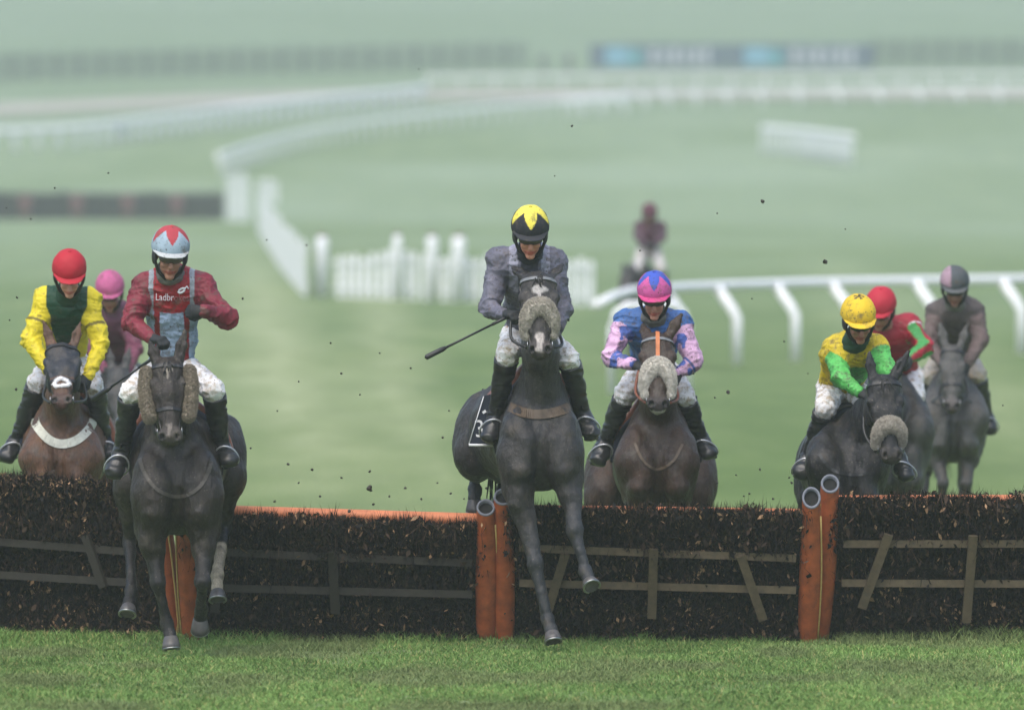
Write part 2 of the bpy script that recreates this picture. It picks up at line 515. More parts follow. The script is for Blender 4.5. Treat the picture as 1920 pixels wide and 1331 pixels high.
# ================================================================= GROUND
def build_ground():
    ys = np.concatenate([np.arange(-20, 30, 10), np.arange(30, 110, 1.0), np.arange(110, 300, 4), np.arange(300, 2001, 12)])
    u = np.linspace(-1, 1, 61)
    X, Y = np.meshgrid(u, ys)
    W = 40 + np.maximum(Y, 0) * 0.35
    X = X * W
    Z = gz(np.maximum(Y, 0)) + 0.0
    V = np.stack([X, Y, Z], -1).reshape(-1, 3)
    n, m = X.shape
    i = np.arange(n - 1)[:, None] * m + np.arange(m - 1)[None, :]
    Q = np.stack([i, i + 1, i + 1 + m, i + m], -1).reshape(-1, 4)
    mt, nt, p = new_mat('turf'); L = nt.links.new
    tc = nt.nodes.new('ShaderNodeTexCoord')
    def nz(scale, sx, sy, det=4.0):
        mp = nt.nodes.new('ShaderNodeMapping'); mp.inputs['Scale'].default_value = (sx, sy, 1)
        L(tc.outputs['Object'], mp.inputs[0])
        q = node(nt, 'ShaderNodeTexNoise', Scale=scale, Detail=det, Roughness=0.6); L(mp.outputs[0], q.inputs['Vector'])
        return q.outputs['Fac']
    r = ramp(nt, [(0.3, (0.092, 0.150, 0.040)), (0.55, (0.126, 0.190, 0.055)), (0.75, (0.170, 0.230, 0.085))]); L(nz(0.5, 1, 0.28), r.inputs[0])
    # worn pale galloped streaks that run along the course
    r2 = ramp(nt, [(0.52, 0), (0.70, 0.38)]); L(nz(0.42, 1, 0.10, 5), r2.inputs[0])
    c = mixc(nt, r2.outputs[0], r.outputs[0], (0.27, 0.32, 0.14))
    # trodden tracks that run up the course left of the lead horse
    sx = nt.nodes.new('ShaderNodeSeparateXYZ'); L(tc.outputs['Object'], sx.inputs[0])
    def mth(op, a, b=None):
        q = nt.nodes.new('ShaderNodeMath'); q.operation = op
        for i_, v_ in enumerate((a, b)):
            if v_ is None: continue
            if hasattr(v_, 'links'): L(v_, q.inputs[i_])
            else: q.inputs[i_].default_value = v_
        return q.outputs[0]
    wob = nz(0.25, .6, .12, 5)
    for c0, sl_, wd_, am in ((-1.9, -.033, .7, .62), (-.75, -.022, .45, .45), (-3.5, -.036, .5, .45), (5.6, .02, .8, .3)):
        cx_ = mth('ADD', mth('MULTIPLY', mth('SUBTRACT', sx.outputs['Y'], 88.0), sl_), c0)
        dx_ = mth('ABSOLUTE', mth('SUBTRACT', mth('ADD', sx.outputs['X'], mth('MULTIPLY', mth('SUBTRACT', wob, .5), 2.2)), cx_))
        rr = ramp(nt, [(0.0, am), (1.0, 0)]); L(mth('DIVIDE', dx_, wd_ * 2), rr.inputs[0])
        fd = ramp(nt, [(0.24, .35), (0.36, 1.0), (0.6, .9), (1.0, 0)]); L(mth('DIVIDE', sx.outputs['Y'], 330.0), fd.inputs[0])
        mk = mth('MULTIPLY', mth('MULTIPLY', rr.outputs[0], fd.outputs[0]), mth('MULTIPLY', nz(1.1, 1, .16, 5), 2.6))
        c = mixc(nt, mk, c, (0.35, 0.39, 0.21))
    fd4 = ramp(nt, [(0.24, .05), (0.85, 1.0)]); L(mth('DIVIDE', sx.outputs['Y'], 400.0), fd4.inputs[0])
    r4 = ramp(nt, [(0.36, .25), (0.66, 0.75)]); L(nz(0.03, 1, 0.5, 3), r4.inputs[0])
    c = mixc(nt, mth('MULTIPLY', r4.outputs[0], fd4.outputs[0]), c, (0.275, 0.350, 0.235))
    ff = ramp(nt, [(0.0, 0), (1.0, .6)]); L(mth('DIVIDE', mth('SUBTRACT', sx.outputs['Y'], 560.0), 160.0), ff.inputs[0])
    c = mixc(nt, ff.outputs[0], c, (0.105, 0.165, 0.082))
    r3 = ramp(nt, [(0.35, 0.72), (0.65, 1.15)]); L(nz(26, 1, 1, 3), r3.inputs[0])
    c = mixc(nt, 1.0, c, r3.outputs[0], 'MULTIPLY')
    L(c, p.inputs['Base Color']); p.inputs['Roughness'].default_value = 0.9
    p.inputs['Specular IOR Level'].default_value = 0.15
    nb = nz(40, 1, 1, 4)
    bp = node(nt, 'ShaderNodeBump', Strength=0.6, Distance=0.03); L(nb, bp.inputs['Height']); L(bp.outputs[0], p.inputs['Normal'])
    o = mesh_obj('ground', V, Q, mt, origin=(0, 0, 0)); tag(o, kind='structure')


def build_path():
    # pale service road that crosses the far hillside
    V = []; Q = []
    us = np.linspace(-90, 90, 61)
    for k, x in enumerate(us):
        d0 = 668 + 30 * np.exp(-((x + 50) / 25.0) ** 2) * -1.6 + 0.02 * x
        w = 13
        for dd in (d0 - w, d0 + w):
            V.append((x, dd, gz(dd) + 0.12))
    for k in range(len(us) - 1):
        Q.append((2 * k, 2 * k + 2, 2 * k + 3, 2 * k + 1))
    o = mesh_obj('path', V, Q, plain_mat('pale_gravel', (0.33, 0.31, 0.26), 0.9, 0.15, 0.3), origin=(0, 660, gz(660)))
    tag(o, kind='structure')


def build_grass():
    n = 300000
    y = RNG.uniform(51.2, 63.5, n)
    x = RNG.uniform(-1, 1, n) * (y * 0.0605 + 0.15)
    cl = vnoise(np.stack([x * 2.2, y * 1.4, np.zeros(n)], 1))
    cl2 = vnoise(np.stack([x * 7, y * 5, np.ones(n) * 3.3], 1))
    cl3 = vnoise(np.stack([x * .9 + 40, y * .42, np.ones(n) * 5.1], 1))
    dv = vnoise(np.stack([x * 3.1 + 11, y * 1.6, np.ones(n) * 9.7], 1))
    keep = (cl2 > 0.20) & ((dv < .70) | (RNG.random(n) < .35))
    x, y, cl, cl2, cl3 = x[keep], y[keep], cl[keep], cl2[keep], cl3[keep]; n = len(x)
    h = (0.016 + 0.022 * cl * RNG.random(n) + 0.012 * RNG.random(n)) * (0.6 + 0.8 * cl2)
    # longer unmown grass at the foot of the hurdles
    h *= 1 + 2.2 * np.exp(-((y - 60.2) / 0.22) ** 2)
    a = RNG.uniform(0, 2 * np.pi, n); w = RNG.uniform(0.0018, 0.0036, n)
    b = RNG.uniform(0, 2 * np.pi, n); ln = RNG.uniform(0.3, 1.6, n) * h
    P = np.stack([x, y, gz(y)], 1)
    sd = np.stack([np.cos(a) * w, np.sin(a) * w, np.zeros(n)], 1)
    lean = np.stack([np.cos(b) * ln, np.sin(b) * ln, np.zeros(n)], 1)
    up = np.stack([np.zeros(n), np.zeros(n), h], 1)
    V = np.stack([P - sd, P + sd, P + lean * 0.35 + up * 0.6 + sd * 0.8, P + lean * 0.35 + up * 0.6 - sd * 0.8, P + lean + up * 0.95], 1)
    base = np.arange(n)[:, None] * 5
    Q = np.concatenate([base + np.array([0, 1, 2, 3]), base + np.array([3, 2, 4, 4])], 0)
    g = RNG.random(n)[:, None]
    c = np.where(g < 0.1, srgb(166, 162, 104), np.where(g < 0.55, srgb(92, 124, 60), srgb(120, 150, 84))) * (0.52 + 0.92 * (0.4 * cl + 0.6 * cl3))[:, None]
    dl = vnoise(np.stack([x * 1.7 + 70, y * .7, np.ones(n) * 2.2], 1))
    k_ = (sstep(.48, .75, dl) * .75)[:, None]
    c = c * (1 - k_) + srgb(112, 122, 80) * RNG.uniform(.6, 1.25, n)[:, None] * k_
    Cc = np.repeat(c, 5, 0)
    # the second face is a triangle stored as its own list
    V = V.reshape(-1, 3)
    T = np.concatenate([base + np.array([0, 1, 2]), base + np.array([0, 2, 3]), base + np.array([3, 2, 4])], 0)
    m = attr_mat('grass_blade', rough=0.75, bump=0.0, vary=0.25, spec=0.12)
    o = mesh_obj('grass', V, T, m, None, Cc, False, origin=(0, 57, 0))
    tag(o, kind='stuff')


# ================================================================= HURDLES
def brush_mesh(pt, wdt, hgt, thick, n, topjit):
    """a mass of dark birch twigs and dead leaves; pt(u, v, w) -> world (u along, v up, w to the camera)"""
    u = RNG.uniform(0, wdt, n)
    v = RNG.uniform(0.0, 1, n) * hgt
    top = RNG.random(n) < 0.22
    v[top] = hgt - np.abs(RNG.normal(0, 0.10, top.sum())) * hgt * 0.7
    nn = vnoise(np.stack([u * 5, np.zeros(n), np.zeros(n)], 1))
    v = np.minimum(v, hgt - 0.02 + topjit * 1.8 * (nn - 0.55) + 0.075 * RNG.random(n) ** 5)
    ns = int(n * .035); cu = RNG.uniform(0, wdt, max(6, int(24 * wdt / 2))); pick = RNG.integers(0, len(cu), ns)
    u[:ns] = np.clip(cu[pick] + RNG.normal(0, .035, ns), 0, wdt); v[:ns] = hgt + RNG.uniform(-.05, .055, ns) * RNG.random(len(cu))[pick] - .005
    lump = vnoise(np.stack([u * 4, v * 4, np.ones(n)], 1))
    w = thick * (0.25 + 0.75 * RNG.random(n) ** 0.5) * (0.55 + 0.6 * lump)
    bulge = np.where(v > hgt * 0.62, 0.05, 0.0)
    w = w + bulge + np.where(RNG.random(n) < .07, RNG.uniform(.02, .09, n), 0)
    L = np.where(RNG.random(n) < 0.55, RNG.uniform(0.010, 0.023, n), RNG.uniform(0.03, 0.075, n))
    L = np.where(RNG.random(n) < 0.14, L * 1.6, L)
    W = np.where(L < 0.038, L * RNG.uniform(0.3, 0.6, n), RNG.uniform(0.0015, 0.003, n))
    C = pt(u, v, w)
    d1 = RNG.normal(size=(n, 3)); d1[:, 2] = np.abs(d1[:, 2]) + 0.5
    stem = RNG.random(n) < 0.14
    L = np.where(stem, RNG.uniform(.05, .11, n), L); W = np.where(stem, RNG.uniform(.0016, .0034, n), W)
    d1[stem] = d1[stem] * .35 + np.array([0, 0, 1.0])
    d1 /= np.linalg.norm(d1, axis=1)[:, None]
    d2 = np.cross(d1, RNG.normal(size=(n, 3))); d2 /= np.linalg.norm(d2, axis=1)[:, None]
    d1 = d1 * L[:, None]; d2 = d2 * W[:, None]
    V = np.stack([C - d1, C + d2, C + d1, C - d2], 1).reshape(-1, 3)
    Q = np.arange(n)[:, None] * 4 + np.arange(4)
    g = RNG.random(n)
    low = 1 - v / hgt
    tcl = vnoise(np.stack([u * 6, v * 6, np.ones(n) * 7], 1))
    tan = (L < 0.034) & (g < 0.035 + 0.16 * sstep(.5, .8, tcl) + 0.30 * sstep(.35, .7, tcl) * np.clip(low - 0.45, 0, 1) + 0.10 * (low < 0.12))
    c = np.where(tan[:, None], srgb(160, 128, 98) * RNG.uniform(0.35, 1.2, n)[:, None],
                 np.where((g > 0.62)[:, None], srgb(72, 56, 45), srgb(22, 20, 19)) * RNG.uniform(0.4, 1.2, n)[:, None])
    return V, Q, np.repeat(c, 4, 0)


M['brush'] = attr_mat('birch_brush', rough=0.8, bump=0.0, vary=0.2, spec=0.2)
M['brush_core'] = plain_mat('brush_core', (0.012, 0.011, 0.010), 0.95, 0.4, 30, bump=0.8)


def hurdle(label, A, B, topz_a, topz_b, lean, bars, staves, dark, rail_gap, posts, seed):
    """A, B: base ends on the ground; top edge leans towards the camera by `lean` metres"""
    A, B = np.asarray(A, float), np.asarray(B, float)
    root = empty('hurdle', (A + B) / 2)
    tag(root, label, 'hurdle', 'brush hurdles set end to end across the turf')
    wd = np.linalg.norm((B - A)[:2]); ex = nrm(B - A)
    ey = nrm(np.cross(ex, (0, 0, 1)))          # towards camera
    if ey[1] > 0: ey = -ey
    H = (topz_a + topz_b) / 2
    def pt(u, v, w):
        u = np.asarray(u, float); v = np.asarray(v, float); w = np.asarray(w, float)
        t = u / wd
        hh = (topz_a * (1 - t) + topz_b * t) / H
        f = v / H
        return A + u[..., None] * ex + (v * hh)[..., None] * np.array([0, 0, 1.0]) + (lean * f + w)[..., None] * ey
    one = lambda u, v, w: pt(np.array([u]), np.array([v]), np.array([w]))[0]
    V, Q, C = brush_mesh(pt, wd, H - rail_gap, 0.16, int(27000 * wd / 2.0), 0.035)
    br = mesh_obj('brush', V, Q, M['brush'], root, C, False)
    mb = MB()
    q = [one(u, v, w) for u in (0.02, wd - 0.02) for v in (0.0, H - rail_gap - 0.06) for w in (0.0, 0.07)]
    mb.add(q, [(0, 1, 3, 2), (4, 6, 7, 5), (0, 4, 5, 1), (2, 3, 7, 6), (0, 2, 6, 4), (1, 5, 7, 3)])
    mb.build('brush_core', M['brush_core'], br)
    MB().tube([one(u, H - 0.045, -0.05) for u in np.linspace(0, wd, 14)], 0.046, 14).build('top_rail', M['orange_rail_lit'], root, True)
    wm = M['wood_dark'] if dark else M['wood']
    for va, vb in bars:
        MB().bar(one(0.10, va, 0.185), one(wd - 0.10, vb, 0.185), 0.025, 0.014, up=ey).build('crossbar', wm, root)
    for (ua, va), (ub, vb) in staves:
        s = MB().bar(one(ua, va, 0.216), one(ub, vb, 0.216), 0.030, 0.015, up=ey).build('stave', wm, root)
    for (u, hgt, tw, bend) in posts:
        # padded end upright with an open slanted top
        pts = [one(u + bend * (1 - t) ** 2, hgt * t, 0.10 + 0.05 * t) for t in np.linspace(0, 1, 9)]
        rr = [0.066 + 0.012 * math.sin(math.pi * min(1, 1.1 * t)) - 0.004 * t for t in np.linspace(0, 1, 9)]
        tube = MB().tube(pts[:-1], rr[:-1], 18, cap=False)
        # slanted cut: last ring tilts to face the camera and the sky
        e = pts[-1]; t = nrm(pts[-1] - pts[-2]); cu = np.cross(t, (0, 1, 0)); cu = nrm(cu); cw = nrm(np.cross(t, cu))
        if cw[1] > 0: cw = -cw
        ring = []
        base = len(tube.v)
        for k in range(18):
            a = 2 * math.pi * k / 18
            ref = np.array([0.31, 0.2, 0.93]); uu = nrm(np.cross(t, ref)); ww = np.cross(t, uu)
            d = math.cos(a) * uu + math.sin(a) * ww
            ring.append(e + rr[-1] * d - t * (d @ cw) * 0.032 * tw)
        tube.v += [tuple(p) for p in ring]
        for k in range(18):
            a, b = base - 18 + k, base - 18 + (k + 1) % 18
            tube.f.append((a, b, b + 18, a + 18))
        pob = tube.build('post', M['orange_pad'], root, True)
        sd_ = 1 if u > wd / 2 else -1
        MB().tube([p + ex * sd_ * (r_ * .98) + ey * r_ * .45 for p, r_ in list(zip(pts, rr))[:-1]], .0065, 6).build('piping', M['yellow_edge'], pob, True)
        rg = MB(); n = 18
        cen = np.mean(ring, 0); nn = nrm(np.cross(ring[4] - cen, ring[0] - cen))
        if nn @ t < 0: nn = -nn
        for s_, off in ((1.02, 0.0), (0.99, 0.008), (0.78, 0.008), (0.74, -0.06)):
            rg.v += [tuple(cen + (p - cen) * s_ + nn * off) for p in ring]
        for j in range(3):
            for k in range(n):
                a, b = j * n + k, j * n + (k + 1) % n
                rg.f.append((a, b, b + n, a + n))
        rg.build('tube_end', M['pad_end'], pob, True)
        hl = MB(); hl.v = [tuple(cen + (p - cen) * 0.77 - nn * 0.02) for p in ring]; hl.f = [tuple(range(n))]
        hl.build('tube_hole', M['pad_hole'], pob)
    return root


def build_hurdles():
    g = lambda px, d: ground_at(px, d)
    s = F / 60.2
    # panel on the far left
    hurdle('leftmost brush hurdle, upright, under the bay horse with the white breastplate', g(-330, 62.2), g(322, 60.5), 1.10, 1.0, 0.16,
           [(0.66, 0.62), (0.42, 0.40)], [((1.70, 0.78), (1.68, 0.16)), ((2.52, 0.72), (2.63, 0.36))], True, -0.05,
           [(3.12, 1.02, 1, -0.02)], 1)
    hurdle('dark brush hurdle with a bare orange top rail left of the lead horse', g(348, 60.3), g(918, 60.2), 0.93, 0.865, 0.34,
           [(0.60, 0.56), (0.36, 0.34)], [((1.02, 0.62), (1.03, 0.20)), ((0.25, 0.62), (0.22, 0.2))], True, 0.062,
           [(0.04, 0.98, 1, 0.01), (2.05, 0.95, 1, -0.02)], 2)
    hurdle('brush hurdle with brown crossbars and staves right of the lead horse', g(948, 60.2), g(1520, 60.15), 0.93, 0.90, 0.34,
           [(0.635, 0.585), (0.40, 0.365)], [((0.41, 0.60), (0.28, 0.18)), ((1.0, 0.64), (0.985, 0.17)), ((1.58, 0.60), (1.73, 0.16))], False, 0.008,
           [(-0.005, 0.97, 1, 0.0), (2.05, 1.0, 1.6, -0.02)], 3)
    hurdle('rightmost brush hurdle, below the grey horse with the muddy rider', g(1540, 60.3), g(2190, 60.5), 0.985, 0.985, 0.32,
           [(0.665, 0.66), (0.40, 0.38)], [((0.40, 0.73), (0.24, 0.23)), ((0.97, 0.72), (0.95, 0.13))], False, 0.010,
           [(0.0, 1.07, 1.3, -0.03)], 4)


# ================================================================= BACKGROUND
def rail_run(name, label, cat, pts, height, r, post_every, crank, r_post=0.05, group=None, double=False, lead_in=(), posts_at=None):
    pts = [np.asarray(p, float) for p in pts]
    root = empty(name, pts[0]); tag(root, label, cat, group)
    up = np.array([0, 0, height])
    MB().tube(list(lead_in) + [p + up for p in pts], r, 10).build('rail', M['white_plastic'], root, True)
    if double:
        MB().tube([p + up * 0.55 for p in pts], r * 0.7, 8).build('lower_rail', M['white_plastic'], root, True)
    seg = np.cumsum([0] + [np.linalg.norm(pts[i + 1] - pts[i]) for i in range(len(pts) - 1)])
    n = int(seg[-1] / post_every)
    Ls = [min(k * post_every + 0.02, seg[-1]) for k in range(n + 1)]
    if posts_at is not None:
        xs = [p_[0] / p_[1] * F + 960 for p_ in pts]
        Ls = [float(np.interp(q, xs, seg)) for q in posts_at]
    for L in Ls:
        i = min(np.searchsorted(seg, L, 'right') - 1, len(pts) - 2)
        t = (L - seg[i]) / max(seg[i + 1] - seg[i], 1e-6)
        p = pts[i] * (1 - t) + pts[i + 1] * t
        c = np.array(crank)
        MB().tube([p + up, p + up * 0.72 + c * 0.75, p + up * 0.6 + c, p + c], r_post, 8).build('post', M['white_plastic'], root, True)
    return root


def spline(ctrl, n):
    ctrl = np.asarray(ctrl, float)
    t = np.linspace(0, len(ctrl) - 1, n); out = []
    for q in t:
        i = int(min(q, len(ctrl) - 2)); f = q - i
        p = [ctrl[max(0, min(len(ctrl) - 1, i + k))] for k in (-1, 0, 1, 2)]
        out.append(0.5 * (2 * p[1] + (p[2] - p[0]) * f + (2 * p[0] - 5 * p[1] + 4 * p[2] - p[3]) * f * f + (3 * p[1] - p[0] - 3 * p[2] + p[3]) * f ** 3))
    return out


def picket(label, a, b, h, n, tall=None, group='white wing panels beyond the hurdles'):
    """wing panel: upright white slats between two rails"""
    a, b = np.asarray(a, float), np.asarray(b, float)
    root = empty('wing_panel', (a + b) / 2); tag(root, label, 'wing panel', group)
    up = np.array([0, 0, 1.0]); ex = nrm(b - a); w = np.linalg.norm(b - a) / n
    mb = MB()
    for k in range(n):
        p = a + (b - a) * ((k + 0.5) / n)
        hk = h * (0.88 + 0.24 * vnoise(np.array([[k * 1.7 + a[0], 3.3, a[1]]]))[0])
        if n == 8: mb = MB()
        mb.box(p + up * hk * 0.5, ex * w * 0.31, np.cross(ex, up) * 0.012, up * hk * 0.5)
        if n == 8: mb.build('slat', M['white_plastic'], root)
    if n != 8: mb.build('slat_panel', M['white_plastic'], root)
    off = np.cross(ex, up) * 0.035
    for f in (0.2, 0.8):
        MB().bar(a + up * h * f + off, b + up * h * f + off, 0.016, 0.02).build('cross_rail', M['white_plastic'], root)
    return root


def marker(label, p, h, r=0.075):
    root = empty('marker_post', p); tag(root, label, 'marker post', 'tall white posts among the wing panels')
    p = np.asarray(p, float)
    MB().tube([p, p + (0, 0, h * 0.9), p + (0, 0, h)], [r, r, r * 0.8], 12).build('post', M['white_plastic'], root, True)
    MB().tube([p + (0, 0, h + .001), p + (0, 0, h + 0.05), p + (0, 0, h + .07)], [r * 0.8, r * 0.7, 0.02], 12).build('cap', M['red_post'], root, True)


def build_background():
    G = ground_at
    # near running rail on the right
    rail_run('running_rail', 'white running rail with cranked posts behind the pink and yellow capped riders', 'running rail',
             spline([G(1182, 133), G(1265, 136), G(1342, 138), G(1560, 142), G(1867, 145), G(2060, 147)], 40), 1.2, 0.078, 1.42, (0.32, -0.25, 0), 0.085,
             lead_in=[at(1118, 572, 131), at(1150, 556, 132)], posts_at=[1244, 1342, 1452, 1557, 1714, 1876, 2040])
    a, b = G(1146, 121), G(1290, 121.5)
    hp = empty('rail_hoop', a); tag(hp, 'white tubular hoop at the rail end behind the pink jockey', 'rail end')
    MB().tube([a, a + (0, 0, 0.9), a + (0.06, 0, 1.1), a + (0.2, 0, 1.2), b + (-0.2, 0, 1.2), b + (-0.06, 0, 1.1), b + (0, 0, 0.9), b], 0.055, 12).build('hoop', M['white_plastic'], hp, True)
    # wing panels across the middle distance
    marker('tall white post at the left end of the slatted wing panels', G(604, 201), 1.35, 0.14)
    picket('white slatted wing panel between the first two tall posts', G(628, 200), G(706, 199), 0.98, 5)
    picket('taller white slatted wing panel left of the middle tall posts', G(708, 198), G(786, 197), 1.10, 5)
    marker('slim white post with a red cap rising from the slatted panels', G(745, 197), 1.42, 0.10)
    marker('second from right of the tall white red-capped posts', G(810, 195), 1.42, 0.125)
    marker('tall white red-capped post nearest the lead jockey', G(860, 194), 1.42, 0.15)
    picket('white slatted wing panel either side of the post by the lead jockey', G(790, 195.5), G(905, 194), 1.0, 7)
    picket('rightmost white slatted wing panel, partly behind the lead jockey', G(908, 193), G(1116, 189), 1.0, 12)
    # receding wing on the left
    ctrl = [G(574, 200), G(548, 222), G(522, 256), G(500, 305), G(484, 370)]
    for k in range(4):
        picket(['nearest panel of the white wing that recedes from the slatted panels', 'second panel of the receding white wing',
                'third panel of the receding white wing', 'farthest panel of the white wing, next to the dark fence'][k],
               ctrl[k], ctrl[k + 1], 1.25 + 0.1 * k, 8, group='panels of the receding white wing')
    picket('broad white wing board standing at the end of the dark fence', G(424, 415), G(468, 412), 2.1, 6)
    picket('smaller raised white board right of the fence end', G(484, 398) + (0, 0, 0.9), G(522, 396) + (0, 0, 0.9), 1.1, 5)
    MB()
    # dark steeplechase fence
    a, b = G(-60, 420), G(418, 420)
    root = empty('steeplechase_fence', (a + b) / 2); tag(root, 'long dark brush fence with red posts, far left', 'fence')
    n = 9000
    ex = b - a; u = RNG.random(n); v = RNG.random(n) * 1.22; w = RNG.uniform(-.4, .4, n)
    C = a + u[:, None] * ex + np.stack([np.zeros(n), w, v], 1)
    d1 = RNG.normal(size=(n, 3)) * 0.10; d2 = RNG.normal(size=(n, 3)) * 0.04
    V = np.stack([C - d1, C + d2, C + d1, C - d2], 1).reshape(-1, 3)
    mesh_obj('brush', V, np.arange(n)[:, None] * 4 + np.arange(4), plain_mat('far_birch', (0.018, 0.014, 0.022), 0.9, 0.4, 4), root, None, False)
    MB().box((a + b) / 2 + (0, 0, 0.56), ex / 2, (0, 0.35, 0), (0, 0, 0.56)).build('brush_core', M['brush_core'], root)
    for px in (48, 145, 240, 332):
        p = G(px, 419.4); MB().tube([p, p + (0, 0, 1.16)], 0.28, 10).build('post', M['red_post'], root, True)
    # far rails
    rail_run('running_rail', 'far white double rail sweeping up from the left edge of the course', 'running rail',
             spline([G(-60, 556), G(150, 566), G(300, 582), G(500, 606), G(800, 640)], 40), 1.35, 0.24, 2.3, (0, 0, 0), 0.22)
    rail_run('running_rail', 'thin white rail climbing from the dark fence end towards the far rails', 'running rail',
             spline([G(408, 515), G(500, 545), G(620, 570), G(800, 592), G(1000, 612), G(1180, 622)], 40), 1.2, 0.17, 2.4, (0.2, 0, 0), 0.09)
    rail_run('running_rail', 'far white rail along the top right of the turf with cranked posts', 'running rail',
             spline([G(1060, 618), G(1200, 632), G(1420, 640), G(1650, 642), G(1990, 645)], 40), 1.25, 0.13, 2.95, (0.5, -0.2, 0), 0.13)
    rail_run('running_rail', 'pale rail beyond the service road', 'running rail',
             spline([G(800, 672), G(1300, 676), G(2000, 680)], 30), 1.2, 0.11, 2.6, (0, 0, 0), 0.08)
    rail_run('short_rail', 'short white rail standing alone on the open turf, right', 'rail',
             spline([G(1430, 552), G(1500, 546), G(1600, 533)], 12), 1.75, 0.2, 0.95, (0, 0, 0), 0.12)
    # dark mesh fence across the hill
    for (x0, d0, x1, d1, lab) in ((-60, 700, 990, 745, 'dark mesh fence across the far hillside, left of the blue boards'),
                                  (1640, 752, 1990, 752, 'dark mesh fence on the far hillside, right of the blue boards')):
        a, b = G(x0, d0), G(x1, d1)
        root = empty('mesh_fence', (a + b) / 2); tag(root, lab, 'fence')
        n = int((x1 - x0) / 6.0); mb = MB(); m2 = MB()
        H = 2.1
        for k in range(n):
            p = G(x0 + (x1 - x0) * (k + .5) / n, d0 + (d1 - d0) * (k + .5) / n)
            mb.box(p + (0, 0, H / 2), (0.062, 0, 0), (0, .02, 0), (0, 0, H / 2))
        for k in range(0, n, 7):
            p = G(x0 + (x1 - x0) * k / n, d0 + (d1 - d0) * k / n)
            MB().box(p + (0, -.1, H / 2), (0.16, 0, 0), (0, .05, 0), (0, 0, H / 2 + .1)).build('upright', M['dark_fence'], root)
        mb.build('mesh_panel', M['dark_fence'], root)
    # blue boards
    for (x0, x1, lab) in ((1106, 1362, 'blue advertising board with pale lettering, left of the pair'),
                          (1364, 1636, 'blue advertising board with pale lettering, right of the pair')):
        d = 738; a, b = G(x0, d), G(x1, d); w = b[0] - a[0]
        root = empty('advertising_board', (a + b) / 2); tag(root, lab, 'board')
        H = 2.0
        MB().box((a + b) / 2 + (0, 0, H / 2 + .1), (w / 2, 0, 0), (0, .06, 0), (0, 0, H / 2)).build('panel', M['navy_board'], root)
        m = MB()
        for f in (.02, .33, .66, .98):
            p = a + (b - a) * f; m.box(p + (0, .16, H / 2), (.06, 0, 0), (0, .06, 0), (0, 0, H / 2))
        m.build('support', M['dark_fence'], root)
        f0 = a + (0, -.075, .1)
        MB().box(f0 + (w * .20, 0, H * .5), (w * .085, 0, 0), (0, .01, 0), (0, 0, H * .36)).build('emblem', M['lightblue_board'], root)
        MB().box(f0 + (w * .335, 0, H * .45), (w * .04, 0, 0), (0, .01, 0), (0, 0, H * .30)).build('emblem', M['teal_board'], root)
        m = MB(); x = .43
        for q, cw in enumerate((.07, .055, .075, .05, .07, .06)):
            hh = (.34, .26, .36, .24, .34, .38)[q]
            m.box(f0 + (w * (x + cw / 2), 0, H * .5), (w * cw * .36, 0, 0), (0, .01, 0), (0, 0, H * hh)); x += cw + .015
        m.build('lettering', M['grey_print'], root)
    # dark bush at the top right of the hill
    p = G(1925, 1290)
    root = empty('bush', p); tag(root, 'dark bush on the hill at the top right corner', 'bush')
    n = 2500; q = RNG.normal(size=(n, 3)); q /= np.linalg.norm(q, axis=1)[:, None]; q *= RNG.random(n)[:, None] ** .33
    C = p + q * (2.2, 2.0, 2.6) + (0, 0, 2.9)
    d1 = RNG.normal(size=(n, 3)) * .16; d2 = RNG.normal(size=(n, 3)) * .12
    V = np.stack([C - d1, C + d2, C + d1, C - d2], 1).reshape(-1, 3)
    mesh_obj('crown', V, np.arange(n)[:, None] * 4 + np.arange(4), plain_mat('dark_foliage', (.03, .04, .03), .9, .4, 1), root, None, False)
    MB().tube([p, p + (0, 0, 2.5)], [.3, .15], 8).build('trunk', M['wood_dark'], root, True)


def build_clods():
    spots = [(1430, 378, 9), (1547, 491, 10), (1072, 237, 5), (692, 916, 14), (693, 884, 6), (455, 560, 5), (575, 460, 4), (785, 130, 3),
             (103, 353, 4), (203, 325, 4), (58, 411, 4), (32, 558, 5), (500, 450, 4), (640, 700, 5), (620, 643, 4), (770, 690, 4), (712, 662, 4),
             (1200, 470, 4), (1300, 700, 6), (1365, 735, 8), (1340, 745, 4), (1470, 640, 4), (1425, 880, 5), (1405, 925, 5), (1480, 895, 4),
             (585, 880, 6), (640, 895, 5), (600, 930, 5), (655, 958, 8), (700, 945, 6), (730, 930, 5), (760, 915, 6), (790, 935, 5), (820, 905, 4),
             (845, 925, 5), (870, 935, 4), (560, 905, 4), (515, 940, 5), (905, 730, 4), (912, 915, 5), (1380, 890, 4), (1395, 930, 4), (30, 730, 6),
             (18, 600, 4), (1485, 905, 6), (1515, 700, 3), (1410, 560, 3), (1880, 760, 3), (470, 840, 4), (520, 770, 4), (540, 870, 6), (675, 740, 4),
             (12, 390, 3), (1345, 400, 3), (1585, 430, 3), (1040, 330, 3), (560, 715, 4), (830, 820, 5), (842, 770, 4), (1345, 905, 5), (1450, 935, 5)]
    r = random.Random(3)
    for px, py, sz in spots:
        d = r.uniform(57.5, 63) if sz >= 4 else r.uniform(58, 66)
        c = at(px, py, d); R = sz * d / F * 0.4
        q = [(ell(c, (R * r.uniform(.8, 1.3), R, R * r.uniform(.7, 1.2))), .0)]
        for _ in range(3):
            q.append((ell(c + np.array([r.uniform(-1, 1) for _ in range(3)]) * R * .8, np.array([r.uniform(.3, .7) for _ in range(3)]) * R), .004))
        V, Q = sculpt(q, R / 4.5, R * .3).mesh()
        o = mesh_obj('mud_clod', V, Q, M['mud'])
        tag(o, 'small dark clod of mud flung up and flying in the air', 'mud clod', 'clods of mud flying over the turf')


